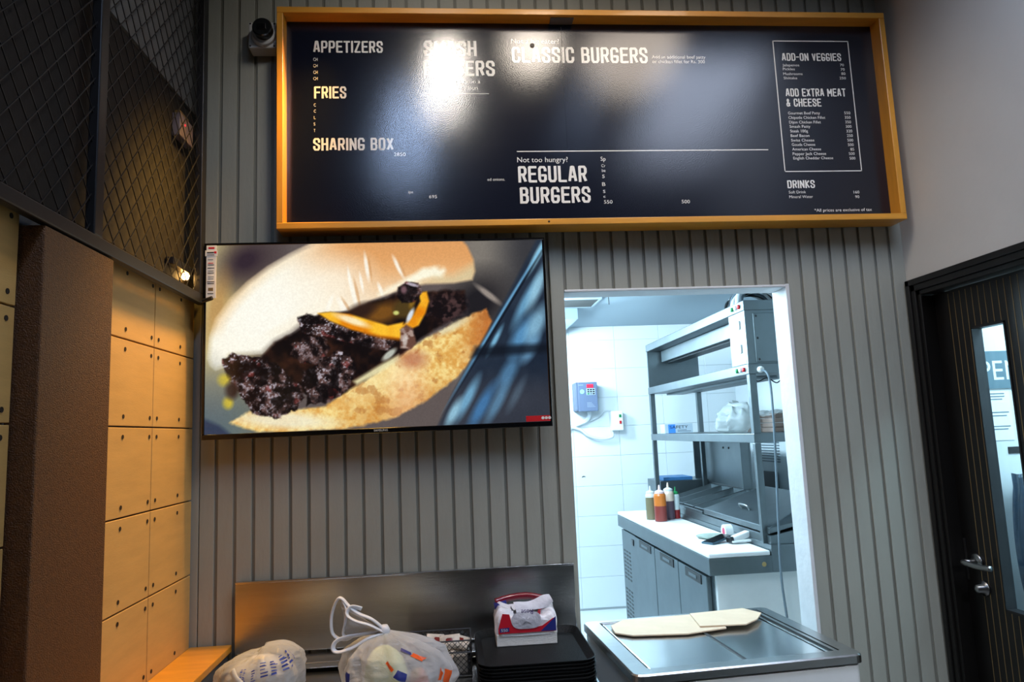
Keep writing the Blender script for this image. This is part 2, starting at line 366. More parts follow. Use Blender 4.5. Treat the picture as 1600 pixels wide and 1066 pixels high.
gm = bpy.data.materials.new('clear_pane'); gm.use_nodes = True; nt = gm.node_tree
gl = nt.nodes.new('ShaderNodeBsdfGlossy'); gl.inputs['Roughness'].default_value = .03; tr = nt.nodes.new('ShaderNodeBsdfTransparent'); tr.inputs[0].default_value = (.86, .93, .95, 1)
mx = nt.nodes.new('ShaderNodeMixShader'); mx.inputs[0].default_value = .06
nt.links.new(tr.outputs[0], mx.inputs[1]); nt.links.new(gl.outputs[0], mx.inputs[2]); nt.links.new(mx.outputs[0], nt.nodes['Material Output'].inputs['Surface'])
B().box(LX + .024, LX + .028, GY0, GY1, GZ0, GZ1).build('glass_pane', gm, leaf)
b = B(); g = .006
b.box(LX - .003, LX + .034, GY1 - g, GY1, GZ0, GZ1); b.box(LX - .003, LX + .034, GY0, GY0 + g, GZ0, GZ1); b.box(LX - .003, LX + .034, GY0, GY1, GZ0, GZ0 + g); b.box(LX - .003, LX + .034, GY0, GY1, GZ1 - g, GZ1)
b.build('pane_bead', M_black, leaf)
# lever handle
hy, hz = -.125, 1.0
b = B(); b.lathe([(.026, 0), (.026, .006), (.022, .009)], (LX, hy, hz), 20, 'x'); b.tube([(LX - .005, hy, hz), (LX - .05, hy, hz)], .009, 10)
hd = b.build('lever_handle', M_chrome, door, smooth=True)
B().tube(smoothpath([(LX - .05, hy + .004, hz), (LX - .056, hy - .02, hz), (LX - .055, hy - .07, hz - .003), (LX - .052, hy - .125, hz)]), .009, 10).build('lever_grip', M_chrome, hd, smooth=True)
b = B(); b.lathe([(.025, 0), (.025, .006), (.015, .009), (.013, .03), (.004, .034)], (LX, hy - .02, hz - .085), 18, 'x'); b.build('lock_knob', M_chrome, door, smooth=True)
B().box(LX - .001, LX + .002, -.076, -.066, .93, 1.07).build('strike_plate', M_chrome, door)

# ================================================================== MENU BOARD
HEAD = [
  ('APPETIZERS', -0.459, 2.88, 0.0454, 0.247), ('FRIES', -0.457, 2.706, 0.0455, 0.113), ('SHARING BOX', -0.461, 2.512, 0.0463, 0.28), 
  ('SMASH', -0.065, 2.869, 0.0593, 0.192), ('BURGERS', -0.067, 2.792, 0.0597, 0.258), ('CLASSIC BURGERS', 0.256, 2.844, 0.0625, 0.509), 
  ('REGULAR', 0.26, 2.387, 0.0614, 0.25), ('BURGERS', 0.263, 2.309, 0.0609, 0.256), ('ADD-ON VEGGIES', 1.285, 2.856, 0.0314, 0.236), 
  ('ADD EXTRA MEAT', 1.287, 2.713, 0.0318, 0.237), ('& CHEESE', 1.286, 2.673, 0.0317, 0.137), ('DRINKS', 1.26, 2.354, 0.0307, 0.106), ]
SMALL = [
  ('Not a big eater?', 0.256, 2.92, 0.0179, 0.177), ('Add an additional beef patty', 0.781, 2.863, 0.0127, 0.206), 
  ('or chicken fillet for Rs. 300', 0.782, 2.845, 0.0127, 0.201), ('Not too hungry?', 0.259, 2.463, 0.0189, 0.184), ('550', 0.567, 2.305, 0.0128, 0.031), 
  ('500', 0.854, 2.302, 0.0129, 0.031), ('Sp', 0.564, 2.466, 0.0156, 0.018), ('Cr', 0.565, 2.442, 0.0112, 0.015), ('be', 0.566, 2.424, 0.0112, 0.013), 
  ('5', 0.566, 2.401, 0.0129, 0.009), ('B', 0.564, 2.371, 0.0137, 0.012), ('S', 0.566, 2.345, 0.0111, 0.008), ('c', 0.566, 2.327, 0.0102, 0.008), 
  ('patty on a', 0.046, 2.764, 0.0149, 0.09), ('Sesame Bun', 0.012, 2.739, 0.0149, 0.115), ('2850', -0.18, 2.49, 0.0127, 0.041), ('ips', -0.132, 2.352, 0.01, 0.016), 
  ('ed onions.', 0.149, 2.395, 0.0102, 0.063), ('695', -0.06, 2.333, 0.0117, 0.028), ('CH', -0.459, 2.848, 0.0122, 0.015), ('CH', -0.459, 2.824, 0.0121, 0.015), 
  ('CH', -0.459, 2.799, 0.0121, 0.015), ('CH', -0.459, 2.775, 0.0121, 0.015), ('C', -0.458, 2.676, 0.0111, 0.007), ('C', -0.458, 2.653, 0.0111, 0.007), 
  ('L', -0.458, 2.629, 0.0111, 0.006), ('S', -0.459, 2.605, 0.011, 0.006), ('T', -0.459, 2.581, 0.011, 0.006), 
  ('*All prices are exclusive of tax', 1.355, 2.263, 0.0113, 0.223), ('Jalapenos', 1.285, 2.834, 0.0101, 0.066), ('Pickles', 1.285, 2.818, 0.0101, 0.047), 
  ('Mushrooms', 1.285, 2.799, 0.0101, 0.076), ('Shiitake', 1.285, 2.782, 0.0101, 0.053), ('70', 1.513, 2.835, 0.0102, 0.016), ('70', 1.514, 2.817, 0.0102, 0.016), 
  ('80', 1.515, 2.8, 0.0102, 0.016), ('250', 1.506, 2.782, 0.0101, 0.025), ('Soft Drink', 1.263, 2.334, 0.0105, 0.066), ('Mineral Water', 1.263, 2.316, 0.0105, 0.091), 
  ('160', 1.514, 2.331, 0.0106, 0.022), ('90', 1.518, 2.313, 0.0106, 0.016), ('Gourmet Beef Patty', 1.289, 2.642, 0.0108, 0.125), ('550', 1.51, 2.642, 0.0109, 0.024), 
  ('Chipotle Chicken Fillet', 1.289, 2.624, 0.0108, 0.144), ('350', 1.51, 2.624, 0.0109, 0.023), ('Dijon Chicken Fillet', 1.29, 2.606, 0.0108, 0.124), 
  ('350', 1.51, 2.606, 0.0109, 0.023), ('Smash Patty', 1.29, 2.589, 0.0108, 0.081), ('300', 1.51, 2.588, 0.0108, 0.023), ('Steak 100g', 1.291, 2.571, 0.0108, 0.069), 
  ('320', 1.511, 2.57, 0.0108, 0.023), ('Beef Bacon', 1.291, 2.553, 0.0107, 0.073), ('250', 1.511, 2.552, 0.0108, 0.023), ('Swiss Cheese', 1.291, 2.535, 0.0107, 0.09), 
  ('500', 1.511, 2.534, 0.0108, 0.023), ('Gouda Cheese', 1.292, 2.518, 0.0107, 0.091), ('500', 1.511, 2.516, 0.0108, 0.023), 
  ('American Cheese', 1.292, 2.5, 0.0107, 0.112), ('85', 1.519, 2.498, 0.0108, 0.015), ('Pepper Jack Cheese', 1.292, 2.482, 0.0107, 0.13), 
  ('500', 1.511, 2.481, 0.0107, 0.023), ('English Cheddar Cheese', 1.293, 2.465, 0.0106, 0.155), ('500', 1.512, 2.463, 0.0107, 0.023), ]
mb = thing('menu_board', 'long navy menu board in an orange wooden frame with white lettering', 'menu board', (.55, -.05, 2.2))
X0, X1, Z0, Z1, F = -.574, 1.673, 2.213, 3.02, .022
B().box(X0, X1, -.10, -.001, Z1 - F, Z1).build('frame_rail', M_wood, mb, bev=.002)
B().box(X0, X1, -.10, -.001, Z0, Z0 + F).build('frame_rail', M_wood, mb, bev=.002)
B().box(X0, X0 + F, -.0995, -.001, Z0 + F, Z1 - F).build('frame_stile', M_woodv, mb, bev=.002)
B().box(X1 - F, X1, -.0995, -.001, Z0 + F, Z1 - F).build('frame_stile', M_woodv, mb, bev=.002)
B().box(X0 + F, .4432, -.042, -.030, Z0 + F, Z1 - F).build('vinyl_panel', M_navy, mb)
pan = B().box(.4438, X1 - F, -.042, -.030, Z0 + F, Z1 - F).build('vinyl_panel', M_navy, mb)
YT = -.0425
for (s_, x, z, h, wd) in HEAD: heading(s_, x, YT, z, h, wd, mb)
for (s_, x, z, h, wd) in SMALL: text('small_text', s_, at(x, YT, z), h, wd, M_letter, mb)
def rule(x0, x1, z0, z1): B().box(x0, x1, YT - .0002, YT + .0004, z0, z1).build('printed_rule', M_letter, mb)
rule(-.066, .166, 2.7225, 2.7245); rule(.259, 1.199, 2.502, 2.5055)
for q in ((1.254, 1.556, 2.9345, 2.938), (1.254, 1.556, 2.417, 2.4205), (1.254, 1.2575, 2.417, 2.938), (1.5525, 1.556, 2.417, 2.938)): rule(*q)
# frayed joint of the vinyl at the top and small scratches
M_wear = mat('worn_vinyl', (96, 90, 84), .7)
wv = B()
for k in range(26):
    zz = 2.985 - k * .0062; xx = .4435 + noise.noise(Vector((k * .7, 3, 1))) * .004; wv.box(xx - .0012, xx + .0012 + .002 * abs(noise.noise(Vector((k, 1, 2)))), YT - .0002, YT + .0004, zz - .0033, zz)
wv.build('frayed_joint', M_wear, mb)
B().lathe([(.009, 0), (.008, .003), (.003, .0035)], (.333, YT, 2.912), 12, 'y').build('screw_head', M_wear, mb)
for (x, zz) in ((.355, Z0 + .011),): B().lathe([(.004, 0), (.003, .0008)], (x, -.1, zz), 10, 'y').build('wood_knot', M_hole, mb)
b = B(); b.box(.40, .485, -.085, -.045, Z1 - F - .004, Z1 - F); b.build('joint_plate', M_wear, mb)

# ================================================================== TELEVISION
TX0, TX1, TZ0, TZ1, TY = -.815, .337, 1.516, 2.173, -.08
tv = thing('television', 'large flat television on the grooved wall showing a close up of a burger', 'television', (-.24, -.05, TZ0))
B().box(TX0 + .004, TX1 - .004, -.072, -.045, TZ0 + .004, TZ1 - .004).build('housing', M_plast, tv, bev=.004)
B().box(TX0 + .25, TX1 - .25, -.046, -.001, TZ0 + .15, TZ1 - .15).build('wall_bracket', M_black, tv)
bz = .008
b = B(); b.box(TX0, TX1, TY, -.068, TZ1 - bz, TZ1); b.box(TX0, TX1, TY, -.068, TZ0, TZ0 + .017); b.box(TX0, TX0 + bz, TY, -.068, TZ0 + .017, TZ1 - bz); b.box(TX1 - bz, TX1, TY, -.068, TZ0 + .017, TZ1 - bz)
b.build('bezel', M_plast, tv, bev=.0015, seg=1)
# picture on the screen, drawn on a fine grid
PW, PH = 640, 366
SX0, SX1, SZ0, SZ1 = TX0 + bz, TX1 - bz, TZ0 + .017, TZ1 - bz
uu, vv = np.meshgrid(np.linspace(0, 1, PW), np.linspace(0, 1, PH))      # v down
tl, tr_, br, bl = np.array((55., 55.)), np.array((1462., 32.)), np.array((1490., 812.)), np.array((48., 858.))
gx = (1 - uu) * (1 - vv) * tl[0] + uu * (1 - vv) * tr_[0] + uu * vv * br[0] + (1 - uu) * vv * bl[0]
gy = (1 - uu) * (1 - vv) * tl[1] + uu * (1 - vv) * tr_[1] + uu * vv * br[1] + (1 - uu) * vv * bl[1]
def hsh(ix, iy, s): return np.modf(np.abs(np.sin(ix * 127.1 + iy * 311.7 + s * 74.7) * 43758.5453))[0]
def vnoise(x, y, s):
    ix, iy = np.floor(x), np.floor(y); fx, fy = x - ix, y - iy; fx = fx * fx * (3 - 2 * fx); fy = fy * fy * (3 - 2 * fy)
    a, b_, c, d = hsh(ix, iy, s), hsh(ix + 1, iy, s), hsh(ix, iy + 1, s), hsh(ix + 1, iy + 1, s)
    return a * (1 - fx) * (1 - fy) + b_ * fx * (1 - fy) + c * (1 - fx) * fy + d * fx * fy
def fbm(sc, s, o=4): return sum(vnoise(gx / sc * 2 ** k, gy / sc * 2 ** k, s + k) * .5 ** k for k in range(o)) / sum(.5 ** k for k in range(o))
def poly(P, soft=6., wob=0., ws=40., seed=1):
    P = np.array(P, float); x = gx + (fbm(ws, seed) - .5) * 2 * wob; y = gy + (fbm(ws, seed + 9) - .5) * 2 * wob
    ins = np.zeros(x.shape, bool); dist = np.full(x.shape, 1e9)
    for i in range(len(P)):
        a, c = P[i], P[(i + 1) % len(P)]
        if abs(c[1] - a[1]) > 1e-9: ins ^= ((a[1] > y) != (c[1] > y)) & (x < (c[0] - a[0]) * (y - a[1]) / (c[1] - a[1]) + a[0])
        d = c - a; t = np.clip(((x - a[0]) * d[0] + (y - a[1]) * d[1]) / (d @ d), 0, 1)
        dist = np.minimum(dist, np.hypot(x - a[0] - t * d[0], y - a[1] - t * d[1]))
    sd = np.where(ins, dist, -dist); return np.clip(.5 + sd / (2 * soft), 0, 1)
def ell(cx, cy, rx, ry, ang=0, soft=.15):
    c, s = math.cos(math.radians(ang)), math.sin(math.radians(ang)); dx, dy = gx - cx, gy - cy
    r = np.hypot((dx * c + dy * s) / rx, (-dx * s + dy * c) / ry); return np.clip((1 - r) / soft + .5, 0, 1)
def sm(a, b_, x): t = np.clip((x - a) / (b_ - a), 0, 1); return t * t * (3 - 2 * t)
def colr(c): return np.array(c, float)[None, None, :] * np.ones(gx.shape + (1,))
def over(img, col, m): return img * (1 - m[..., None]) + (col if isinstance(col, np.ndarray) else colr(col)) * m[..., None]
def mixc(c0, c1, t): return colr(c0) * (1 - t[..., None]) + colr(c1) * t[..., None]
img = mixc((176, 160, 112), (96, 86, 84), sm(70, 400, gx))
img = over(img, (214, 200, 146), ell(80, 240, 60, 320, 0, 1.2) * .8); img = over(img, (50, 38, 48), ell(215, 120, 120, 85, -35, 1.5)); img = over(img, (176, 122, 62), ell(95, 320, 40, 130, 12, 1.2) * .6)
img = over(img, (70, 96, 110), sm(520, 800, gy) * sm(420, 60, gx) * .95)
img = over(img, mixc((126, 120, 112), (56, 56, 60), sm(1190, 1400, gx)), sm(1040, 1180, gx))
img = over(img, (30, 28, 32), ell(1185, 310, 110, 130, 35, 1.2)); img = over(img, (168, 156, 146), ell(1228, 272, 62, 13, 38, .9) * .85)
# bottom bun
bot = [(150, 812), (240, 752), (420, 756), (545, 742), (610, 688), (690, 630), (770, 568), (850, 530), (940, 470), (1015, 428), (1110, 375), (1215, 335), (1245, 385), (1215, 455), (1135, 580), (1065, 645), (965, 722), (830, 795), (640, 836), (380, 852), (260, 848)]
cr = fbm(15, 11, 5); big = fbm(90, 12, 3)
bb = mixc((222, 164, 80), (250, 226, 150), sm(.28, .72, cr * .6 + big * .4)); bb = over(bb, (186, 104, 46), sm(1070, 1235, gx) * .85); bb = over(bb, (196, 128, 56), sm(720, 840, gy + .25 * (gx - 500)) * sm(500, 760, gx) * .5)
bb = over(bb, (252, 236, 178), ell(790, 620, 170, 60, -30, 1.2) * .6); bb = over(bb, (240, 234, 206), ell(370, 800, 190, 34, 4, .9) * .85); bb = over(bb, (226, 218, 182), ell(1060, 408, 85, 24, -25, .9) * .85)
bb = over(bb, (168, 100, 44), sm(.60, .74, fbm(40, 16, 4)) * .5 * sm(560, 700, gx)); bb = over(bb, (250, 200, 170), ell(880, 690, 70, 130, 10, 1.3) * .4)
img = over(img, bb, poly(bot, 6, 7, 26, 8))
# top bun
bun = [(60, 540), (68, 450), (92, 370), (150, 285), (220, 212), (300, 148), (390, 92), (470, 50), (520, 20), (1100, 10), (1140, 60), (1166, 120), (1172, 170), (1160, 208), (1080, 222), (960, 226), (880, 240), (810, 268), (740, 292), (640, 342), (540, 348), (470, 372), (400, 432), (330, 470), (280, 520), (230, 524), (150, 530), (125, 578), (92, 590), (70, 570)]
bm_ = np.minimum(poly(bun, 7), np.maximum(poly(bun, 20), sm(330, 520, gx)))
bc = mixc((252, 249, 232), (230, 168, 106), sm(300, 700, gx) * sm(420, 80, gy)); bc = over(bc, (220, 156, 96), sm(230, 20, gy) * sm(470, 760, gx) * .8)
bc = over(bc, (255, 246, 226), ell(540, 240, 170, 100, -25, 1.1) * .75); bc = over(bc, (255, 252, 240), ell(300, 350, 190, 130, -40, 1.2) * .8)
bc = over(bc, (232, 184, 120), sm(.5, .0, poly(bun, 46)) * .0 + np.clip((1 - poly(bun, 60)) * 1.8, 0, 1) * sm(560, 120, gx) * sm(480, 380, gy) * .7)
for (cx, cy, rx, ry, a) in ((655, 262, 9, 66, -12), (712, 150, 8, 56, -8), (845, 150, 9, 48, -25), (612, 322, 12, 42, -30), (556, 312, 9, 40, 20), (690, 218, 6, 40, -10), (640, 200, 6, 44, -8), (770, 250, 8, 30, -20)): bc = over(bc, (255, 250, 236), ell(cx, cy, rx, ry, a, .9) * .9)
for (cx, cy, rx, ry, a) in ((672, 262, 6, 60, -12), (726, 155, 5, 50, -8), (860, 160, 6, 42, -25), (628, 318, 6, 38, -30)): bc = over(bc, (198, 140, 84), ell(cx, cy, rx, ry, a, .9) * .5)
bc = over(bc, (255, 252, 228), poly([(760, 266), (850, 218), (930, 170), (1000, 146), (1040, 160), (1030, 195), (940, 216), (860, 238), (790, 270)], 14, 12, 34, 3) * .95)
bc = over(bc, (214, 200, 158), poly([(1000, 196), (1080, 190), (1175, 130), (1175, 214), (1060, 230), (940, 224)], 22) * .8)
img = over(img, bc, bm_)
# dark gap
gap = [(262, 548), (340, 470), (420, 432), (520, 352), (640, 342), (760, 290), (860, 262), (960, 258), (1125, 250), (1132, 335), (1020, 408), (930, 470), (840, 545), (700, 640), (600, 700), (520, 700), (360, 670)]
img = over(img, mixc((16, 10, 10), (54, 30, 20), sm(.3, .8, fbm(50, 5))), poly(gap, 7, 8, 36, 4))
img = over(img, (118, 76, 26), ell(775, 350, 80, 40, -15, 1.)); img = over(img, (48, 30, 22), ell(690, 340, 60, 30, -20, 1.))
img = over(img, mixc((18, 12, 14), (78, 56, 56), sm(.4, .7, fbm(20, 31))), ell(1045, 325, 85, 66, -10, .6) * .9)
img = over(img, (238, 230, 180), poly([(655, 640), (760, 575), (845, 528), (852, 552), (770, 602), (670, 655)], 8) * .9)
# meat: dark crust with grey sheen and a few red spots
def meat(P, seed, wob=9, hi=1., lx=0., ly=0.):
    global img
    P_ = np.array(P, float); cx, cy = P_.mean(0); ext = np.abs(P_ - P_.mean(0)).max()
    n = fbm(26, seed, 5); n2 = fbm(7, seed + 3, 3); crv = fbm(48, seed + 5, 3)
    m = mixc((20, 13, 13), (92, 66, 62), sm(.34, .70, n))
    lightd = np.clip(.55 - ((gx - cx) * .5 + (gy - cy) * .85) / ext * .55, 0, 1)
    m = over(m, (190, 184, 196), np.clip(sm(.50, .70, n2 * .55 + n * .45) * (.25 + .9 * lightd) * hi, 0, .95))
    m = over(m, (138, 46, 42), sm(.66, .76, fbm(38, seed + 7, 3)) * .45); m = over(m, (12, 8, 9), sm(.48, .34, crv) * .8)
    img = over(img, m, poly(P, 4, wob, 20, seed))
meat([(118, 548), (160, 520), (260, 535), (345, 572), (400, 630), (440, 690), (405, 745), (300, 738), (195, 695), (140, 625)], 21, 10)
meat([(185, 690), (300, 650), (430, 650), (455, 705), (425, 755), (345, 796), (245, 772)], 25, 12, .9)
meat([(400, 485), (450, 448), (530, 452), (565, 500), (525, 565), (440, 565), (398, 525)], 27, 12, .7)
meat([(440, 600), (520, 560), (590, 505), (640, 520), (664, 590), (640, 670), (560, 725), (465, 738)], 23, 10)
meat([(424, 368), (465, 350), (530, 368), (640, 420), (760, 448), (838, 470), (812, 514), (700, 494), (560, 454), (440, 430)], 29, 5, 1.2)
# cheese, nubs
ch = mixc((252, 192, 48), (228, 132, 12), sm(.3, .8, fbm(70, 41, 2)))
img = over(img, ch, poly([(508, 350), (560, 345), (640, 354), (720, 380), (800, 404), (866, 390), (856, 462), (760, 450), (650, 422), (560, 384)], 5))
img = over(img, (255, 242, 204), ell(650, 382, 70, 15, 20, .9) * .9); img = over(img, (200, 104, 6), poly([(700, 425), (770, 445), (850, 455), (850, 470), (770, 460), (700, 440)], 5) * .6)
img = over(img, ch, poly([(930, 262), (965, 258), (975, 300), (960, 350), (930, 405), (880, 428), (836, 424), (880, 388), (918, 335), (938, 300)], 5)); img = over(img, (78, 60, 26), ell(868, 332, 44, 40, 0, .6))
img = over(img, (214, 222, 232), ell(894, 362, 10, 32, 25, .8)); img = over(img, (206, 210, 120), ell(835, 350, 12, 9, 0, .8)); img = over(img, (150, 110, 30), ell(905, 300, 12, 30, 20, .8) * .8)
meat([(845, 240), (880, 215), (930, 220), (948, 260), (915, 303), (860, 308), (836, 275)], 33, 4, .6); img = over(img, (216, 204, 220), ell(905, 228, 24, 7, 15, .8) * .8); img = over(img, (150, 110, 120), ell(868, 250, 12, 16, 0, .9) * .7)
img = over(img, mixc((170, 146, 136), (104, 70, 58), sm(.35, .65, fbm(20, 37))), poly([(850, 422), (878, 400), (905, 416), (922, 478), (895, 508), (852, 500)], 5, 4)); img = over(img, (225, 218, 212), ell(872, 470, 10, 26, 5, .8) * .7)
img = over(img, (210, 216, 204), ell(805, 528, 36, 13, -40, .7) * .85); img = over(img, (150, 60, 46), ell(905, 548, 56, 36, 0, 1.1) * .5)
for (cx, cy, rx, ry) in ((125, 632, 24, 24), (142, 727, 20, 24)): img = over(img, (228, 200, 46), ell(cx, cy, rx, ry, 0, .9) * .9)
img = over(img, (40, 28, 26), ell(158, 675, 26, 34, 0, .9)); img = over(img, (104, 112, 112), ell(80, 700, 56, 130, 0, 1.3) * .5); img = over(img, (36, 56, 82), poly([(40, 790), (110, 820), (170, 870), (40, 870)], 10))
# blue basket edge on the right
blu = [(1500, 10), (1440, 30), (1330, 240), (1230, 420), (1130, 590), (1075, 690), (1005, 840), (1520, 840)]
img = over(img, mixc((20, 30, 46), (46, 58, 74), fbm(120, 51)), poly(blu, 8))
img = over(img, (64, 64, 72), sm(560, 720, gy) * poly(blu, 12) * .6)
for (cx, cy, rx, ry, a, c, o) in ((1446, 95, 13, 90, 28, (164, 222, 244), .95), (1290, 345, 7, 350, 31.5, (110, 172, 214), .85), (1310, 330, 5, 340, 31.5, (10, 16, 26), .8), (1392, 300, 20, 110, 28, (112, 172, 210), .85), (1440, 240, 22, 95, 22, (156, 206, 230), .85), (1372, 450, 34, 85, 30, (92, 152, 198), .9), (1436, 400, 32, 80, 25, (140, 190, 218), .85), (1255, 470, 10, 60, 28, (130, 196, 232), .85), (1408, 505, 24, 60, 30, (120, 176, 216), .85), (1310, 610, 28, 80, 30, (92, 148, 192), .7), (1135, 715, 20, 90, 28, (120, 180, 216), .85), (1075, 775, 18, 60, 28, (156, 208, 232), .85), (1195, 750, 24, 100, 30, (70, 130, 186), .8), (1262, 735, 20, 90, 30, (104, 160, 200), .65), (1345, 700, 16, 70, 28, (96, 120, 140), .5)):
    img = over(img, c, ell(cx, cy, rx, ry, a, 1.1) * o)
img = over(img, (14, 20, 30), poly([(1170, 497), (1500, 482), (1500, 522), (1150, 542)], 12) * .8)
img = np.clip(img * (1 + (fbm(5, 61, 2)[..., None] - .5) * .08), 0, 255) / 255.
imgl = np.where(img <= .04045, img / 12.92, ((img + .055) / 1.055) ** 2.4)
xs = SX0 + uu * (SX1 - SX0); zz = SZ1 - vv * (SZ1 - SZ0)
o0 = ORG[tv.name]
V = np.stack([xs - o0.x, np.full(xs.shape, TY + .003) - o0.y, zz - o0.z], -1).reshape(-1, 3)
ii = np.arange(PW * PH).reshape(PH, PW); Q = np.stack([ii[1:, :-1], ii[1:, 1:], ii[:-1, 1:], ii[:-1, :-1]], -1).reshape(-1, 4)
me = bpy.data.meshes.new('screen'); me.vertices.add(len(V)); me.vertices.foreach_set('co', V.ravel())
me.loops.add(Q.size); me.loops.foreach_set('vertex_index', Q.ravel()); me.polygons.add(len(Q)); me.polygons.foreach_set('loop_start', np.arange(0, Q.size, 4)); me.update(calc_edges=True)
ca = me.color_attributes.new('picture', 'FLOAT_COLOR', 'POINT'); ca.data.foreach_set('color', np.concatenate([imgl.reshape(-1, 3), np.ones((len(V), 1))], 1).ravel())
m = bpy.data.materials.new('lit_screen'); m.use_nodes = True; nt = m.node_tree; p = nt.nodes['Principled BSDF']; p.inputs['Base Color'].default_value = (.004, .004, .005, 1); p.inputs['Roughness'].default_value = .12
at_ = nt.nodes.new('ShaderNodeAttribute'); at_.attribute_name = 'picture'; nt.links.new(at_.outputs['Color'], p.inputs['Emission Color']); p.inputs['Emission Strength'].default_value = 1.0
me.materials.append(m); so = bpy.data.objects.new('screen', me); COL.objects.link(so); so.parent = tv; ORG[so.name] = o0
# stickers and maker's mark
st = B().box(TX0 + .008, TX0 + .040, TY - .0006, TY + .002, 1.985, 2.165).build('energy_sticker', M_paper, tv, label='tall white paper sticker with small print')
sy = TY - .0009
def patch(nm, x0, x1, z0, z1, m, par, y=sy): return B().box(x0, x1, y, y + .0004, z0, z1).build(nm, m, par)
patch('red_mark', TX0 + .014, TX0 + .034, 2.153, 2.159, M_red, st)
B().box(TX0 + .004, TX0 + .044, TY - .0012, TY - .0006, 2.128, 2.148).build('badge', M_paper, st)
patch('red_mark', TX0 + .033, TX0 + .041, 2.137, 2.144, M_red, st, TY - .0016); patch('print_line', TX0 + .010, TX0 + .032, 2.138, 2.142, M_black, st, TY - .0016); patch('print_line', TX0 + .010, TX0 + .034, 2.131, 2.133, M_black, st, TY - .0016)
for k, (zz_, m_, x0, x1) in enumerate(((2.116, M_cable, 13, 30), (2.104, M_redp, 14, 31), (2.098, M_black, 13, 33), (2.087, M_black, 12, 34), (2.077, M_cable, 14, 32), (2.070, M_black, 13, 33), (2.057, M_cable, 14, 33), (2.050, M_cable, 14, 32), (2.040, M_black, 11, 35), (2.034, M_black, 12, 34), (2.000, M_black, 13, 32))):
    patch('print_line', TX0 + x0 / 1000, TX0 + x1 / 1000, zz_ - .0013, zz_ + .0013, m_, st)
patch('gold_mark', TX0 + .015, TX0 + .031, 2.009, 2.020, M_gold, st)
text('maker_text', 'SAMSUNG', at(-.262, TY - .0004, TZ0 + .0055), .0072, .046, M_letter, tv)
rl = B().box(TX1 - .090, TX1 - .008, TY + .0005, TY + .0022, TZ0 + .018, TZ0 + .037).build('corner_sticker', M_redp, tv, label='small red sticker with three white dots')
for k in range(3): B().lathe([(.0052, 0), (.0052, .0006)], (TX1 - .033 + k * .0115, TY + .0005, TZ0 + .0285), 14, 'y').build('white_dot', M_letter, rl)

# ================================================================== things on the upper wall
iso = thing('power_isolator', 'grey weatherproof socket box with round dark cover beside the menu board', 'socket', (-.632, -.03, 2.886))
B().box(-.681, -.584, -.062, -.001, 2.886, 2.984).build('body', M_greybox, iso, bev=.005)
B().lathe([(.042, 0), (.041, .012), (.036, .016)], (-.627, -.062, 2.932), 28, 'y').build('collar', M_greybox, iso, smooth=False)
lid = B().lathe([(.033, 0), (.034, .03), (.031, .034)], (-.622, -.077, 2.938), 28, 'y').build('round_cover', M_dkglass, iso)
B().box(-.637, -.607, -.1145, -.110, 2.926, 2.948).build('cover_window', M_plast, lid, bev=.002)
for (x, z) in ((-.674, 2.977), (-.591, 2.977), (-.674, 2.893), (-.591, 2.893), (-.632, 2.894)): B().lathe([(.0035, 0), (.003, .001)], (x, -.062, z), 10, 'y').build('screw', M_black, iso)
# wire mesh screen
MX = -.83
ms = thing('mesh_screen', 'black chain link mesh screen in a steel frame hanging before the left wall', 'screen', (MX, -.7, 2.0))
B().box(MX - .012, MX + .012, -2.4, -.055, 1.966, 2.0).build('bottom_rail', M_black, ms, bev=.004)
for (y0, y1) in ((-.098, -.058), (-.80, -.76), (-1.52, -1.48), (-2.2, -2.16)): B().box(MX - .012, MX + .012, y0, y1, 1.998, 3.395).build('post', M_black, ms, bev=.003)
B().tube([(MX, -.075, 1.972), (MX + .045, -.085, 1.984)], .007, 8).build('wall_stub', M_black, ms)
b = B(); cw, chh = .062, .072; ya, yb, za, zb = -2.3, -.098, 2.0, 3.39; n = 0
for fam in (1, -1):
    sl = chh / cw * fam; off = 2 * chh / 2
    c0 = min(za - sl * ya, za - sl * yb) - .1; c1 = max(zb - sl * ya, zb - sl * yb) + .1; k = math.floor(c0 / chh) * chh
    while k < c1:
        pts = []
        for (yy_, zz_) in ((ya, sl * ya + k), (yb, sl * yb + k), ((za - k) / sl, za), ((zb - k) / sl, zb)):
            if ya - 1e-6 <= yy_ <= yb + 1e-6 and za - 1e-6 <= zz_ <= zb + 1e-6: pts.append((yy_, zz_))
        if len(pts) >= 2:
            pts.sort(); p0, p1 = pts[0], pts[-1]
            if math.hypot(p1[0] - p0[0], p1[1] - p0[1]) > .01:
                b.tube([(MX + .0012 * fam, p0[0], p0[1]), (MX + .0012 * fam, p1[0], p1[1])], .0016, 4, cap=False)
        k += chh
wm = b.build('wire_mesh', M_black, ms); wm['kind'] = 'stuff'
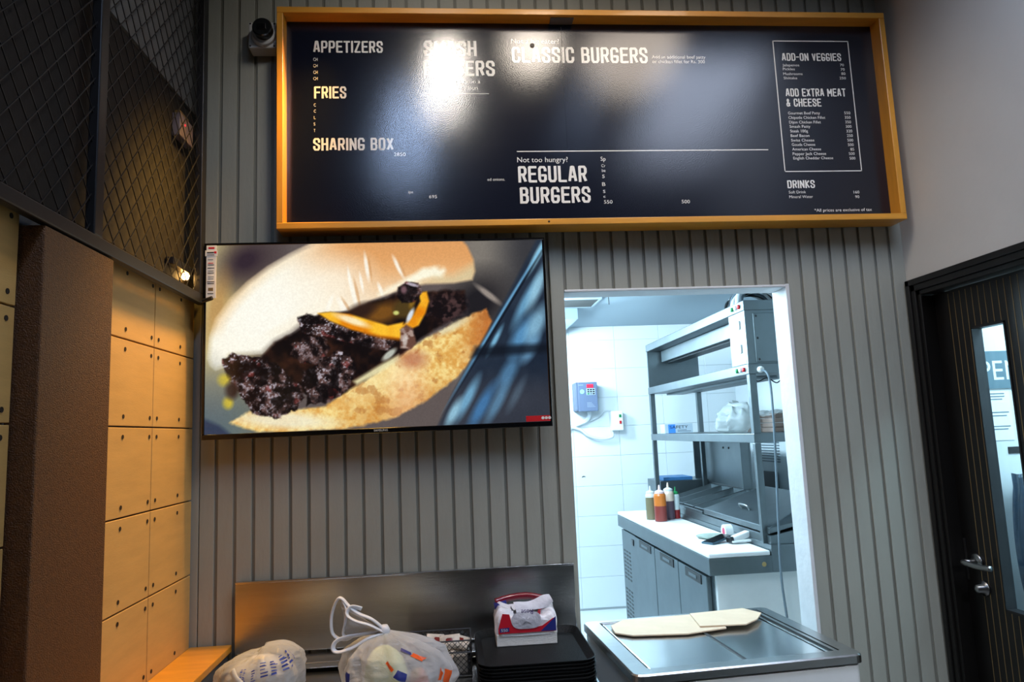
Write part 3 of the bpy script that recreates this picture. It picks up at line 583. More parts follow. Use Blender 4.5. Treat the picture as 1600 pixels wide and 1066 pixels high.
# emergency light and wall washer behind the mesh
M_dim = mat('dim_pink_plastic', (120, 106, 108), .5)
el = thing('emergency_light', 'small pale wall box with a glowing red dot behind the mesh', 'emergency light', (-.866, -.155, 2.50))
B().box(-.876, -.850, -.215, -.10, 2.497, 2.575).build('box', M_dim, el, bev=.003)
B().box(-.876, -.858, -.195, -.12, 2.582, 2.592).build('bracket', mat('brass_bracket', (150, 124, 70), .4, .7), el, bev=.002)
B().lathe([(.004, 0), (.004, .002), (.002, .003)], (-.850, -.172, 2.548), 12, 'x').build('indicator', mat('red_led', (255, 20, 50), .4, emit=3.), el)
ww = thing('wall_washer_lamp', 'small glowing warm lamp in a dark bar above the cement panels', 'lamp', (-.845, -.10, 2.03))
B().box(-.874, -.848, -.25, -.004, 2.062, 2.086).build('lamp_bar', M_black, ww, bev=.002)
B().lathe([(.008, 0), (.012, -.006), (.013, -.014), (.008, -.020)], (-.861, -.115, 2.062), 14, 'z').build('bulb', mat('warm_bulb', (255, 196, 110), .4, emit=40.), ww, smooth=True)

# ================================================================== STEEL SIDE COUNTER
sc = thing('steel_counter', 'stainless steel side counter with tall splashback under the television', 'counter', (-.16, -.4, 0))
B().box(-.722, .394, -.020, -.003, .826, 1.052).build('splashback', M_steel, sc, bev=.002)
B().box(-.722, .394, -.024, -.019, 1.046, 1.053).build('splashback_lip', M_steel, sc, bev=.002)
B().box(-.722, .394, -.125, -.003, .800, .818).build('rear_ledge', M_steel, sc, bev=.003)
B().box(-.722, .394, -.78, -.126, .765, .790).build('worktop', M_steel, sc, bev=.003)
B().box(-.71, .38, -.72, -.01, .10, .764).build('cabinet', M_steel2, sc)
CZ = .790
# trays
TRX0, TRX1, TRY0, TRY1 = .048, .374, -.49, -.125
def rrect(x0, x1, y0, y1, r, z, n=5):
    out = []
    for (cx, cy, a0) in ((x1 - r, y1 - r, 0), (x0 + r, y1 - r, 90), (x0 + r, y0 + r, 180), (x1 - r, y0 + r, 270)):
        for k in range(n + 1):
            a = math.radians(a0 + 90 * k / n); out.append((cx + r * math.cos(a), cy + r * math.sin(a), z))
    return out
def traymesh():
    b = B(); rings = [(.016, .000), (.003, .019), (.0, .022), (.003, .0225), (.006, .019), (.020, .0035)]
    for ins, z in rings: b.v += rrect(-.163 + ins, .163 - ins, -.1825 + ins, .1825 - ins, .045 - ins * .6, z)
    k = 24
    for i in range(len(rings) - 1):
        for j in range(k): b.f.append((i * k + j, i * k + (j + 1) % k, (i + 1) * k + (j + 1) % k, (i + 1) * k + j))
    b.f.append(tuple(reversed(range(k)))); b.f.append(tuple(range((len(rings) - 1) * k, len(rings) * k))); return b
NT = 9
ordn = ['bottom', 'second lowest', 'third lowest', 'fourth lowest', 'middle', 'fourth from the top', 'third from the top', 'second from the top', 'topmost']
t0 = None
for k in range(NT):
    loc = ((TRX0 + TRX1) / 2 + random.uniform(-.0015, .0015), (TRY0 + TRY1) / 2 + random.uniform(-.0015, .0015), CZ + k * .0088)
    if t0 is None: o = traymesh().build('serving_tray', M_tray); t0 = o
    else: o = t0.copy(); COL.objects.link(o)
    o.location = loc; tag(o, 'black plastic serving tray, %s of the stack on the steel counter' % ordn[k], 'tray', 'stacked black serving trays')
TTOP = CZ + 8 * .0088 + .0035
# tissue pack on the top tray
tp = thing('tissue_pack', 'torn open white and red tissue pack standing on the top tray', 'tissue pack', (.203, -.215, TTOP), group=None)
px0, px1, py0, py1 = .108, .297, -.262, -.168
B().box(px0 + .003, px1 - .003, py0 + .003, py1 - .003, TTOP + .0005, TTOP + .036).build('tissue_block', mat('soft_tissue', (238, 236, 230), .9, var=.04, vs=60, stretch=(1, 1, 6), bump=.5, bs=150), tp, bev=.002)
M_filmw = mat('white_wrapper', (232, 230, 234), .22, bump=.5, bs=22, coat=.3)
def wrapf(u, v):     # wrapper: around and up, slumped top with ragged edge
    a = 2 * math.pi * u; cx, cy = (px0 + px1) / 2, (py0 + py1) / 2; hx, hy_ = (px1 - px0) / 2, (py1 - py0) / 2
    c, s = math.cos(a), math.sin(a); e = .28
    x = cx + hx * math.copysign(abs(c) ** e, c); y = cy + hy_ * math.copysign(abs(s) ** e, s)
    top = .098 + .012 * math.sin(a * 2 + 1) + .012 * noise.noise(Vector((c * 2.2, s * 2.2, 4))) + (.018 if s > .3 else 0)
    z = TTOP + .030 + (top - .030) * min(v / .75, 1)
    k = max(0, v - .45) / .55; lean = k * k
    wr = .004 * noise.noise(Vector((c * 3, s * 3, v * 4)))
    x += (cx - x) * lean * .55 + wr; y += (cy - y) * lean * .75 + wr
    if v > .75: z -= (v - .75) * .05
    return (x, y, z)
tw_ = B().grid(wrapf, 48, 14, True).build('wrapper', M_filmw, tp, smooth=True)
yf = py0 - .0022
def prn(pts, m, nm='printed_patch', y=yf):
    b = B(); b.prism([(px0 + u * (px1 - px0), y, TTOP + v * .13) for u, v in pts], (0, .0012, 0)); return b.build(nm, m, tw_)
prn([(.05, .30), (.05, .42), (.12, .74), (.23, .72), (.26, .52), (.38, .42), (.55, .38), (.75, .43), (.92, .58), (.97, .60), (.97, .30)], M_red)
prn([(.72, .31), (.97, .62), (.97, .31)], M_blue, y=yf - .0006)
prn([(.07, .33), (.07, .42), (.22, .43), (.22, .34)], M_blue, y=yf - .0006)
text('pack_text', '550', at(px0 + .017, yf - .001, TTOP + .045), .008, .020, M_letter, tw_)
text('pack_text', 'Rose', at(px0 + .115, yf - .004, TTOP + .106, Matrix.Rotation(math.pi, 4, 'Y') @ FRONT), .014, .036, mat('purple_print', (70, 34, 120), .5), tw_)
b = B(); b.quad((.236, -.236, TTOP + .072), (.278, -.232, TTOP + .078), (.283, -.222, TTOP + .098), (.246, -.224, TTOP + .106)); b.build('torn_flap', M_red, tw_)
def flap(u, v):
    x = .178 + .112 * u - .010 * v; z = TTOP + .090 + .030 * u + (v - .3) * .034 * (1 - .35 * u) + .005 * math.sin(u * 6 + v * 2) - .01 * max(0, u - .8) * 5 * (v - .5); y = -.236 - .006 * math.sin(v * 3) + .02 * v
    return (x, y, z)
B().grid(flap, 14, 8).build('pulled_tissue', mat('pulled_tissue_paper', (222, 222, 230), .9, bump=.4, bs=60), tp, smooth=True)
def oval(u, v):
    a = 2 * math.pi * u; return (.202 + .045 * v * math.cos(a), yf - .002 - .004 * (1 - v), TTOP + .075 + .028 * v * math.sin(a) + .003 * math.sin(3 * a))
B().grid(oval, 24, 4, True).build('torn_mouth', mat('mouth_paper', (206, 205, 214), .6, bump=.4, bs=50), tw_, smooth=True)
b = B(); b.tube(smoothpath([(.115, -.175, TTOP + .112), (.16, -.172, TTOP + .122), (.215, -.172, TTOP + .125), (.262, -.176, TTOP + .116)]), .011, 8); b.build('rear_ridge', mat('dark_red_wrapper', (120, 22, 40), .2, coat=.5), tw_, smooth=True)
b = B(); b.tube([(.112, -.18, TTOP + .098), (.15, -.178, TTOP + .105)], .014, 8); b.build('rear_ridge', M_blue, tw_, smooth=True)

# wire basket with sachets
bx0, bx1, by0, by1, bz0, bz1 = -.175, .034, -.27, -.14, CZ + .0015, .893
bk = thing('wire_basket', 'black diamond mesh basket between the shopping bag and the trays', 'basket', ((bx0 + bx1) / 2, (by0 + by1) / 2, bz0))
b = B()
for z in (bz0 + .003, (bz0 + bz1) / 2 + .018, bz1):
    P = [(bx0, by0, z), (bx1, by0, z), (bx1, by1, z), (bx0, by1, z), (bx0, by0, z)]
    for i in range(4): b.tube([P[i], P[i + 1]], .0024, 6)
for (x, y) in ((bx0, by0), (bx1, by0), (bx1, by1), (bx0, by1)): b.tube([(x, y, bz0), (x, y, bz1)], .0022, 6)
b.build('rim_wire', M_black, bk)
b = B(); st_ = .0165
def diag(o, d, L, H):
    for fam in (1, -1):
        k = -L - H
        while k < L + H:
            pts = []
            for t in range(0, 61):
                s_ = L * t / 60; z = fam * (s_ - k)
                if fam < 0: z = (k + H) - s_ + 0
                if 0 <= z <= H: pts.append((s_, z))
            if len(pts) > 2:
                a, c = pts[0], pts[-1]; b.tube([Vector(o) + Vector(d) * a[0] + Vector((0, 0, a[1])), Vector(o) + Vector(d) * c[0] + Vector((0, 0, c[1]))], .0011, 4, cap=False)
            k += st_
diag((bx0, by0, bz0), (1, 0, 0), bx1 - bx0, bz1 - bz0); diag((bx0, by1, bz0), (1, 0, 0), bx1 - bx0, bz1 - bz0); diag((bx0, by0, bz0), (0, 1, 0), by1 - by0, bz1 - bz0); diag((bx1, by0, bz0), (0, 1, 0), by1 - by0, bz1 - bz0)
b.build('diamond_wires', M_black, bk)['kind'] = 'stuff'
B().box(bx0 + .003, bx1 - .003, by0 + .003, by1 - .003, bz0, bz0 + .0016).build('base_sheet', M_black, bk)
M_sach = mat('clear_cream_sachet', (212, 200, 184), .3, var=.2, vs=30, bump=.3, bs=60); M_ket = mat('dark_red_sauce', (120, 26, 16), .3, var=.3, vs=40)
def pillow(w_, d_, h_):
    def fn(u, v):
        a, c = (u - .5) * 2, (v - .5) * 2; return (a * w_ / 2, c * d_ / 2, 0)
    b = B(); N = 8
    for sgn in (1, -1):
        b.grid(lambda u, v: ((u - .5) * w_, (v - .5) * d_, sgn * h_ / 2 * (max(0, (1 - ((u - .5) * 2) ** 4) * (1 - ((v - .5) * 2) ** 4))) ** .5), N, N)
    return b
sm_ = pillow(.062, .040, .014).build('sauce_sachet', M_sach, smooth=True); first = True
names = ['at the left end', 'second from the left', 'in the middle', 'second from the right', 'at the right end', 'lying low at the front left', 'lying low at the front right', 'lying low at the back']
spots = [(-.145, -.215, .874), (-.11, -.225, .880), (-.07, -.215, .884), (-.03, -.225, .882), (.004, -.21, .876), (-.12, -.235, .835), (-.04, -.235, .838), (-.07, -.18, .842)]
for k, (x, y, z) in enumerate(spots):
    if first: o = sm_; first = False
    else: o = sm_.copy(); COL.objects.link(o)
    o.location = (x, y, z); o.rotation_euler = (random.uniform(.5, 1.0), random.uniform(-.4, .4), random.uniform(-.7, .7))
    tag(o, 'clear sauce sachet in the wire basket, ' + names[k], 'sachet', 'sauce sachets in the wire basket')
    s2 = pillow(.040, .026, .0145).build('sauce_fill', M_ket, smooth=True); s2.parent = o
b = B()
# crumpled paper lining seen through the lower wires
b.grid(lambda u, v: (bx0 + .012 + u * (bx1 - bx0 - .024), by0 + .014 + .004 * noise.noise(Vector((u * 9, v * 5, 2))), bz0 + .004 + v * .05), 24, 8)
b.grid(lambda u, v: (bx0 + .012 + u * (bx1 - bx0 - .024), by0 + .014 + v * .09, bz0 + .054 + .004 * noise.noise(Vector((u * 9, v * 5, 7)))), 24, 8)
tag(b.build('paper_liner', mat('grey_beige_paper', (168, 160, 148), .8, var=.1, vs=20), smooth=True), 'crumpled beige paper lining inside the wire basket', 'paper')

# carrier bag, knotted, white with orange and navy print
KX_, KY_, KZ_ = -.208, -.40, .97
M_bagw = film('thin_white_bag', (242, 243, 246), .36, .10, 1., 34)
bag = thing('shopping_bag', 'knotted white plastic shopping bag with orange and navy print on the counter', 'bag', (-.18, -.42, CZ))
def bagf(u, v):       # v 0 bottom .. 1 knot
    a = 2 * math.pi * u; c, s = math.cos(a), math.sin(a)
    prof = [(0, .09), (.06, .135), (.25, .158), (.5, .158), (.7, .135), (.85, .085), (.95, .034), (1, .012)]
    for i in range(len(prof) - 1):
        if prof[i][0] <= v <= prof[i + 1][0]:
            t = (v - prof[i][0]) / (prof[i + 1][0] - prof[i][0]); r = prof[i][1] * (1 - t) + prof[i + 1][1] * t; break
    fold = - .10 * abs(noise.noise(Vector((c * 3.5, s * 3.5, v * 3)))) + .16 * v * v * math.sin(9 * a + 2 * math.sin(3 * a)) + .07 * v * (abs(math.sin(11 * a + 3 * math.sin(2 * a))) - .5) + .06 * v * math.sin(17 * a + 1) + .14 * noise.noise(Vector((c * 1.8, s * 1.8, v * 2.5)))
    rx = r * (1 + fold); k = v ** 2.0
    cx = -.165 * (1 - k) + KX_ * k; cy = -.42 * (1 - k) + KY_ * k
    if c < 0: rx *= 1 - .10 * (1 - v)
    z = CZ + .002 + (KZ_ - CZ - .002) * (v ** .92) + .01 * v * (1 - v) * 4 * noise.noise(Vector((c * 2, s * 2, 9)))
    return (cx + rx * c, cy + rx * s * .78, max(z, CZ + .002))
body = B().grid(bagf, 130, 56, True).build('bag_body', M_bagw, bag, smooth=True)
def ribbon(pts, w_, nm, k=6, th=.0022):
    P = smoothpath([(KX_ + x / 1000, KY_ + y / 1000, KZ_ + z / 1000) for x, y, z in pts], k)
    return B().tube(P, w_, 8, flat=.42, upv=(0, 1, 0)).build(nm, mat('bag_handle_film', (226, 228, 232), .3, bump=.3, bs=30), bag, smooth=True)
ribbon([(4, -6, 2), (-30, -14, 34), (-69, -10, 52), (-95, -4, 72), (-112, 0, 90), (-124, 2, 92), (-137, 4, 68), (-144, 4, 37), (-141, 2, 2), (-124, 0, -14), (-100, -4, -16), (-80, -8, -6)], .0092, 'handle')
ribbon([(-112, 0, 86), (-100, -8, 60), (-104, -10, 30), (-110, -8, 0), (-100, -6, -14)], .008, 'handle')
ribbon([(2, -14, -2), (-36, -24, 22), (-70, -26, 34), (-92, -22, 46), (-98, -16, 58), (-86, -10, 70), (-60, -4, 62)], .008, 'handle')
ribbon([(0, -12, -4), (-40, -26, -12), (-80, -30, -32), (-118, -28, -42), (-134, -24, -36), (-130, -20, -18), (-104, -16, -8), (-60, -14, -4), (0, -10, 2)], .0095, 'handle')
B().lathe([(.006, -.018), (.015, -.008), (.016, .004), (.009, .016)], (KX_ + .002, KY_ - .006, KZ_), 14).build('knot', mat('bag_handle_film', (226, 228, 232)), bag, smooth=True)
def web(u, v):
    p = Vector((KX_ - .004, KY_ - .006, KZ_)) * (1 - u) + (Vector((KX_ - .118, KY_ + .002, KZ_ + .084)) * v + Vector((KX_ - .100, KY_ - .012, KZ_ - .012)) * (1 - v)) * u
    return p + Vector((0, .008 * math.sin(v * 9 + u * 2), 0)) * u
B().grid(web, 16, 12).build('neck_film', M_bagw, bag, smooth=True)
def onbag(u, v, d=.0025):
    p = Vector(bagf(u, v)); e = .004; n = (Vector(bagf(u + e, v)) - p).cross(Vector(bagf(u, min(v + e, 1))) - p).normalized(); return p + n * d
def bagpatch(pts, m, nm='printed_mark', N=5):     # (u,v) quad mapped on the bag surface
    P = [Vector(q) for q in pts]
    b = B(); b.grid(lambda a, c: onbag(*((P[0] * (1 - a) + P[1] * a) * (1 - c) + (P[3] * (1 - a) + P[2] * a) * c)), N, N); return b.build(nm, m, body, smooth=True)
F0 = .75     # facing the camera
bagpatch([(F0 + .055, .80), (F0 + .080, .745), (F0 + .088, .77), (F0 + .065, .83)], M_blue)
bagpatch([(F0 + .075, .74), (F0 + .105, .64), (F0 + .125, .66), (F0 + .095, .76)], M_orange)
bagpatch([(F0 + .125, .36), (F0 + .155, .30), (F0 + .165, .40), (F0 + .140, .50)], M_orange)
bagpatch([(F0 + .16, .20), (F0 + .19, .20), (F0 + .195, .42), (F0 + .172, .46)], M_orange)
bagpatch([(F0 + .005, .52), (F0 + .03, .46), (F0 + .04, .54), (F0 + .02, .62)], M_blue)
bagpatch([(F0 - .012, .66), (F0 + .004, .58), (F0 + .012, .62), (F0 + .0, .70)], M_orange)
bagpatch([(F0 - .165, .40), (F0 - .14, .34), (F0 - .135, .5), (F0 - .155, .56)], M_blue)
# things in the bag
def blob(c, r, seed, amp=.18, n=20):
    return B().grid(lambda u, v: (c[0] + r[0] * math.sin(math.pi * v) * math.cos(2 * math.pi * u) * (1 + amp * noise.noise(Vector((math.cos(6.28 * u) * 1.5, math.sin(6.28 * u) * 1.5, v * 3 + seed)))), c[1] + r[1] * math.sin(math.pi * v) * math.sin(2 * math.pi * u) * (1 + amp * noise.noise(Vector((math.cos(6.28 * u) * 1.5, math.sin(6.28 * u) * 1.5, v * 3 + seed)))), c[2] - r[2] * math.cos(math.pi * v)), n, n // 2, True)
tag(blob((-.205, -.435, .868), (.058, .05, .072), 3).build('cabbage_pack', mat('pale_green_leaf', (214, 218, 158), .6, var=.2, vs=18, bump=.5, bs=30), smooth=True), 'pale yellow green wrapped vegetable inside the shopping bag', 'vegetable')
tag(blob((-.115, -.43, .835), (.030, .035, .040), 8).build('snack_pack', mat('mixed_snack_wrapper', (190, 80, 60), .4, var=.5, vs=22, rgb2=(110, 130, 60)), smooth=True), 'small red and green wrapped snack inside the shopping bag', 'snack')

# clear bag with blue print, lying on the left
M_bagc = film('clear_grey_bag', (214, 218, 222), .42, .14, 1., 24)
cb = thing('bread_bag', 'crumpled clear plastic bag with blue print at the left end of the counter', 'bag', (-.53, -.43, CZ))
def cbf(u, v):
    a = 2 * math.pi * u; c, s = math.cos(a), math.sin(a); r = math.sin(math.pi * min(max(v, .02), .985)) ** .55
    f = 1 + .10 * noise.noise(Vector((c * 1.6, s * 1.6, v * 3))) + .03 * math.sin(11 * a + 4 * v) - .10 * abs(noise.noise(Vector((c * 3.1, s * 3.1, v * 7 + 2)))) - .05 * abs(noise.noise(Vector((c * 7, s * 7, v * 15))))
    x = -.535 + .122 * r * f * c; y = -.43 + .105 * r * f * s; z = CZ + .004 + .155 * (1 - math.cos(math.pi * v)) / 2 * (1 + .12 * c) + .008 * noise.noise(Vector((c * 2, s * 2, v * 5 + 3)))
    return (x, y, max(z, CZ + .002))
cbo = B().grid(cbf, 110, 56, True).build('bag_body', M_bagc, cb, smooth=True)
def oncb(u, v, d=.003):
    p = Vector(cbf(u, v)); e = .004; n = (Vector(cbf(u + e, v)) - p).cross(Vector(cbf(u, v + e)) - p).normalized()
    return p + n * d
M_bprint = mat('blue_bag_print', (44, 62, 150), .4)
def cbw(u0, v0, du, dv):
    return lambda q: oncb(u0 + q.x * du[0] + q.y * dv[0], v0 + q.x * du[1] + q.y * dv[1])
def scrib(u0, v0, wu, wv, rows, n):          # smeared rows of print
    for rr in range(rows):
        b = B()
        for k in range(n):
            uu0 = u0 + wu * (rr + .15) / rows; vv0 = v0 + wv * (k + .1 * random.random()) / n; a_ = wu / rows * random.uniform(.35, .7); c_ = wv / n * random.uniform(.3, .75)
            b.quad(*[oncb(uu0 + p_ * a_, vv0 + q_ * c_) for p_, q_ in ((0, 0), (1, .2), (1, 1), (0, .8))])
            if k % 2: b.quad(*[oncb(uu0 + p_ * a_ * 1.25, vv0 + q_ * wv / n * .3, .0034) for p_, q_ in ((0, 0), (1, 0), (1, 1), (0, 1))])
        b.build('printed_mark', M_bprint, cbo)
scrib(F0 - .135, .44, .06, .20, 2, 6); scrib(F0 - .04, .56, .022, .20, 2, 10); scrib(F0 + .0, .58, .022, .14, 1, 6); scrib(F0 + .03, .62, .075, .16, 2, 5); scrib(F0 + .115, .64, .065, .17, 2, 5); scrib(F0 + .19, .68, .008, .12, 1, 8)
b = B(); b.tube(smoothpath([tuple(oncb(F0 - .15, .34)), tuple(oncb(F0 - .148, .44)), tuple(oncb(F0 - .13, .52)), tuple(oncb(F0 - .10, .54))]), .0035, 6, flat=.4); b.build('printed_mark', M_bprint, cbo)
B().tube(smoothpath([(-.578, -.525, .925), (-.56, -.545, .905), (-.535, -.55, .885), (-.51, -.545, .862)]), [.012] * 6 + [.014] * 6 + [.010] * 7, 8, flat=.5).build('twisted_neck', film('neck_wrap', (226, 230, 232), .7), cb, smooth=True)
tag(blob((-.53, -.43, .868), (.095, .08, .066), 14, .12).build('bun_pack', mat('grey_white_content', (196, 196, 194), .7, var=.08, vs=12), smooth=True), 'pale packed loaf filling the clear bag with blue print', 'bread')
# small bag in front
sb = thing('small_bag', 'small translucent bag with orange and navy print at the bottom edge of view', 'bag', (-.44, -.55, CZ))
def sbf(u, v):
    a = 2 * math.pi * u; c, s = math.cos(a), math.sin(a); r = math.sin(math.pi * min(max(v, .02), .985)) ** .6; f = 1 + .12 * noise.noise(Vector((c * 2, s * 2, v * 4 + 8)))
    return (-.44 + .08 * r * f * c, -.575 + .06 * r * f * s, CZ + .003 + .092 * (1 - math.cos(math.pi * v)) / 2)
sbo = B().grid(sbf, 40, 20, True).build('bag_body', M_bagc, sb, smooth=True)
def sbp(u0, u1, v0, v1, m, d): B().grid(lambda a, c: Vector(sbf(u0 + (u1 - u0) * a, v0 + (v1 - v0) * c)) + Vector((0, -d, d)), 6, 4).build('printed_mark', m, sbo)
sbp(F0 - .10, F0 - .01, .62, .80, M_orange, .003); sbp(F0 - .085, F0 - .03, .66, .80, M_blue, .005)
# price ticket
tk = thing('paper_ticket', 'tiny striped paper ticket lying beside the clear bag', 'ticket', (-.40, -.30, CZ))
B().box(-.425, -.372, -.30, -.27, CZ + .0005, CZ + .0025).build('slip', M_paper, tk)
for k in range(7): B().box(-.421 + k * .007, -.418 + k * .007, -.298, -.272, CZ + .0025, CZ + .0029).build('bar', M_black, tk)

# ================================================================== CHEST FREEZER in the hatch
fz = thing('chest_freezer', 'white chest freezer with sliding steel lids standing in the kitchen hatch', 'freezer', (.462, -.52, 0), math.radians(4))
FW, FD, FT = .675, .565, .842
def ring(b, x0, x1, y0, y1, r, z0, z1, n=5):
    A = rrect(x0, x1, y0, y1, r, z0, n); Bt = rrect(x0, x1, y0, y1, r, z1, n); k = len(A); m0 = len(b.v); b.v += A + Bt
    for j in range(k): b.f.append((m0 + j, m0 + (j + 1) % k, m0 + k + (j + 1) % k, m0 + k + j))
    b.f.append(tuple(reversed(range(m0, m0 + k)))); b.f.append(tuple(range(m0 + k, m0 + 2 * k)))
b = B(); ring(b, .008, FW - .008, .008, FD - .008, .02, .07, FT - .032); b.build('cabinet', M_freezer, fz)
# steel top rim: outer band and inner opening
b = B(); r0 = rrect(0, FW, 0, FD, .026, FT - .024); r1 = rrect(0, FW, 0, FD, .026, FT - .004); r2 = rrect(.004, FW - .004, .004, FD - .004, .023, FT)
r3 = rrect(.052, FW - .045, .048, FD - .03, .006, FT); r4 = rrect(.052, FW - .045, .048, FD - .03, .006, FT - .012)
k = len(r0); b.v += r0 + r1 + r2 + r3 + r4
for i in range(4):
    for j in range(k): b.f.append((i * k + j, i * k + (j + 1) % k, (i + 1) * k + (j + 1) % k, (i + 1) * k + j))
b.build('top_rim', M_steel, fz)
B().box(.046, FW - .040, .042, FD - .025, FT - .030, FT - .0125).build('lid_well', M_black, fz)
B().box(.062, .345, .050, FD - .032, FT - .012, FT - .004).build('sliding_lid', M_lid, fz, bev=.002)
B().box(.352, FW - .082, .050, FD - .032, FT - .0125, FT - .007).build('sliding_lid', M_lid, fz, bev=.002)
B().box(.339, .350, .050, FD - .032, FT - .004, FT - .002).build('lid_edge', M_black, fz, bev=.001, seg=1)
B().box(FW - .078, FW - .072, .050, FD - .034, FT - .012, FT - .005).build('slide_rail', M_steel, fz); B().box(FW - .062, FW - .050, .050, FD - .034, FT - .012, FT - .001).build('slide_rail', M_steel, fz)
for (x, y) in ((.05, .05), (FW - .05, .05), (.05, FD - .05), (FW - .05, FD - .05)): B().lathe([(.02, 0), (.02, .07)], (x, y, .001), 12).build('foot', M_black, fz)
B().box(.012, .014, .3, .33, .60, .64).build('hook', M_steel, fz)
# flattened cardboard on the lids
def card(name, pts, z, label, flap=None):
    b = B(); b.prism([(x, y, z) for x, y in pts], (0, 0, .004)); o = b.build(name, M_card, org=(pts[0][0], pts[0][1], z)); tag(o, label, 'cardboard'); return o
card('cardboard_sheet', [(.548, -.165), (.500, -.125), (.505, -.04), (.56, .02), (.80, .035), (.88, -.01), (.86, -.15), (.72, -.185)], FT + .0006, 'flattened brown cardboard sheet lying on the left freezer lid')
card('cardboard_sheet', [(.78, -.13), (.80, .03), (1.00, .055), (1.035, -.02), (.99, -.09), (.93, -.14)], FT + .0052, 'flattened brown cardboard sheet lapping over the right freezer lid')

# ================================================================== KITCHEN
PX0, PX1, PY0, PY1 = 1.158, 1.88, .815, 2.66
pc = thing('prep_counter', 'long steel refrigerated prep counter with white board top in the kitchen', 'counter', (1.5, 1.7, 0))
B().box(1.195, PX1, PY0 + .06, PY1 - .02, .11, .805).build('cabinet', M_steel2, pc)
B().box(1.20, PX1, PY0 + .035, PY0 + .06, .11, .802).build('end_panel', M_freezer, pc, bev=.002)
B().box(PX0, 1.46, PY0, PY1, .806, .882).build('apron', M_steel2, pc, bev=.002)
B().box(1.46, PX1, PY0, PY1, .806, .93).build('rail_body', M_steel2, pc, bev=.002)
B().box(PX0 + .001, 1.455, PY0 + .002, PY1 - .002, .8825, .905).build('cutting_board', M_board, pc, bev=.006)
B().lathe([(.011, 0), (.011, .0006)], (1.42, PY0, .845), 9, 'y').build('stain', mat('tan_stain', (176, 150, 96), .6), pc)
dy = [(2.26, 2.64), (1.795, 2.25), (1.345, 1.785), (.91, 1.335)]
for k, (y0, y1) in enumerate(dy):
    if k == 0:
        gp = B().box(1.178, 1.195, y0, y1, .13, .785).build('grille_panel', M_steel2, pc, bev=.002)
        for r in range(18):
            if 7 < r < 10: continue
            for c in range(3): B().box(1.1765, 1.179, y0 + .16 + c * .07, y0 + .205 + c * .07, .20 + r * .026, .211 + r * .026).build('louvre', M_black, gp)
        B().box(1.172, 1.179, y0 + .05, y0 + .09, .715, .755).build('thermostat', M_plast, gp, bev=.002)
    else:
        d = B().box(1.172, 1.195, y0, y1, .13, .785).build('cabinet_door', M_steel2, pc, bev=.003)
        B().box(1.168, 1.174, y0 + .07, y1 - .12, .735, .78).build('recess_handle', M_black, d, bev=.002)
        B().box(1.166, 1.173, y0 + .13, y1 - .18, .75, .765).build('handle_grip', M_steel2, d)
for (x, y) in ((1.24, .92), (1.24, 2.58), (1.84, .92), (1.84, 2.58)): B().lathe([(.03, 0), (.03, .05), (.012, .055), (.012, .11)], (x, y, .001), 12).build('caster', M_black, pc)
# sloping topping rail
def slope(x): return .975 + (x - 1.47) * .25
b = B(); b.hexa([(1.465, PY0 + .01, .93), (PX1, PY0 + .01, .93), (PX1, PY1, .93), (1.465, PY1, .93), (1.465, PY0 + .01, .968), (PX1, PY0 + .01, slope(PX1) - .03), (PX1, PY1, slope(PX1) - .03), (1.465, PY1, .968)]); b.build('topping_rail', M_steel2, pc, bev=.002)
b = B()
b.hexa([(1.466, 1.75, .966), (1.482, 1.75, .966), (1.482, PY1, .966), (1.466, PY1, .966), (1.466, 1.75, .984), (1.482, 1.75, .986), (1.482, PY1, .986), (1.466, PY1, .984)])
b.hexa([(PX1 - .02, 1.75, 1.03), (PX1, 1.75, 1.03), (PX1, PY1, 1.03), (PX1 - .02, PY1, 1.03), (PX1 - .02, 1.75, 1.075), (PX1, 1.75, 1.08), (PX1, PY1, 1.08), (PX1 - .02, PY1, 1.075)]); b.build('rail_edge', M_steel2, pc, bev=.002)
# closed lid (hipped) with handle
la, lb = PY0 + .02, 1.72
lidc = [(1.466, la, .976), (1.466, lb, .976), (PX1, lb, 1.075), (PX1, la, 1.075), (1.466, la, 1.005), (1.466, lb, 1.005), (1.80, lb - .10, 1.13), (1.80, la + .16, 1.13), (PX1, lb, 1.10), (PX1, la, 1.10)]
b = B(); b.v += lidc; b.f += [(0, 1, 5, 4), (4, 5, 6, 7), (0, 4, 7, 9, 3), (1, 2, 8, 6, 5), (7, 6, 8, 9), (2, 3, 9, 8), (0, 3, 2, 1)]
lid1 = b.build('closed_lid', M_steel2, pc, bev=.003)
b = B(); cyl = (la + lb) / 2 + .04
b.tube(smoothpath([(1.56, cyl - .05, 1.038), (1.545, cyl - .05, 1.062), (1.545, cyl + .05, 1.062), (1.56, cyl + .05, 1.038)], 5), .006, 8); b.build('lid_handle', M_chrome, lid1, smooth=True)
# open lid standing up at the back
ol0, ol1, olx, oz0, oz1 = 1.93, 2.83, 1.862, 1.082, 1.40
b = B(); b.box(olx, olx + .012, ol0, ol1, oz0, oz1)
ol = b.build('open_lid', M_steel2, pc, bev=.002)
b = B(); b.box(olx - .055, olx, ol0, ol0 + .012, oz0, oz1); b.box(olx - .055, olx, ol1 - .012, ol1, oz0, oz1); b.box(olx - .055, olx, ol0 + .012, ol1 - .012, oz1 - .012, oz1); b.build('lid_rim', M_steel2, ol, bev=.002)
for y in (2.26, 2.36): B().lathe([(.008, 0), (.006, .006)], (olx, y, 1.335), 10, 'x').build('rivet', M_black, ol)
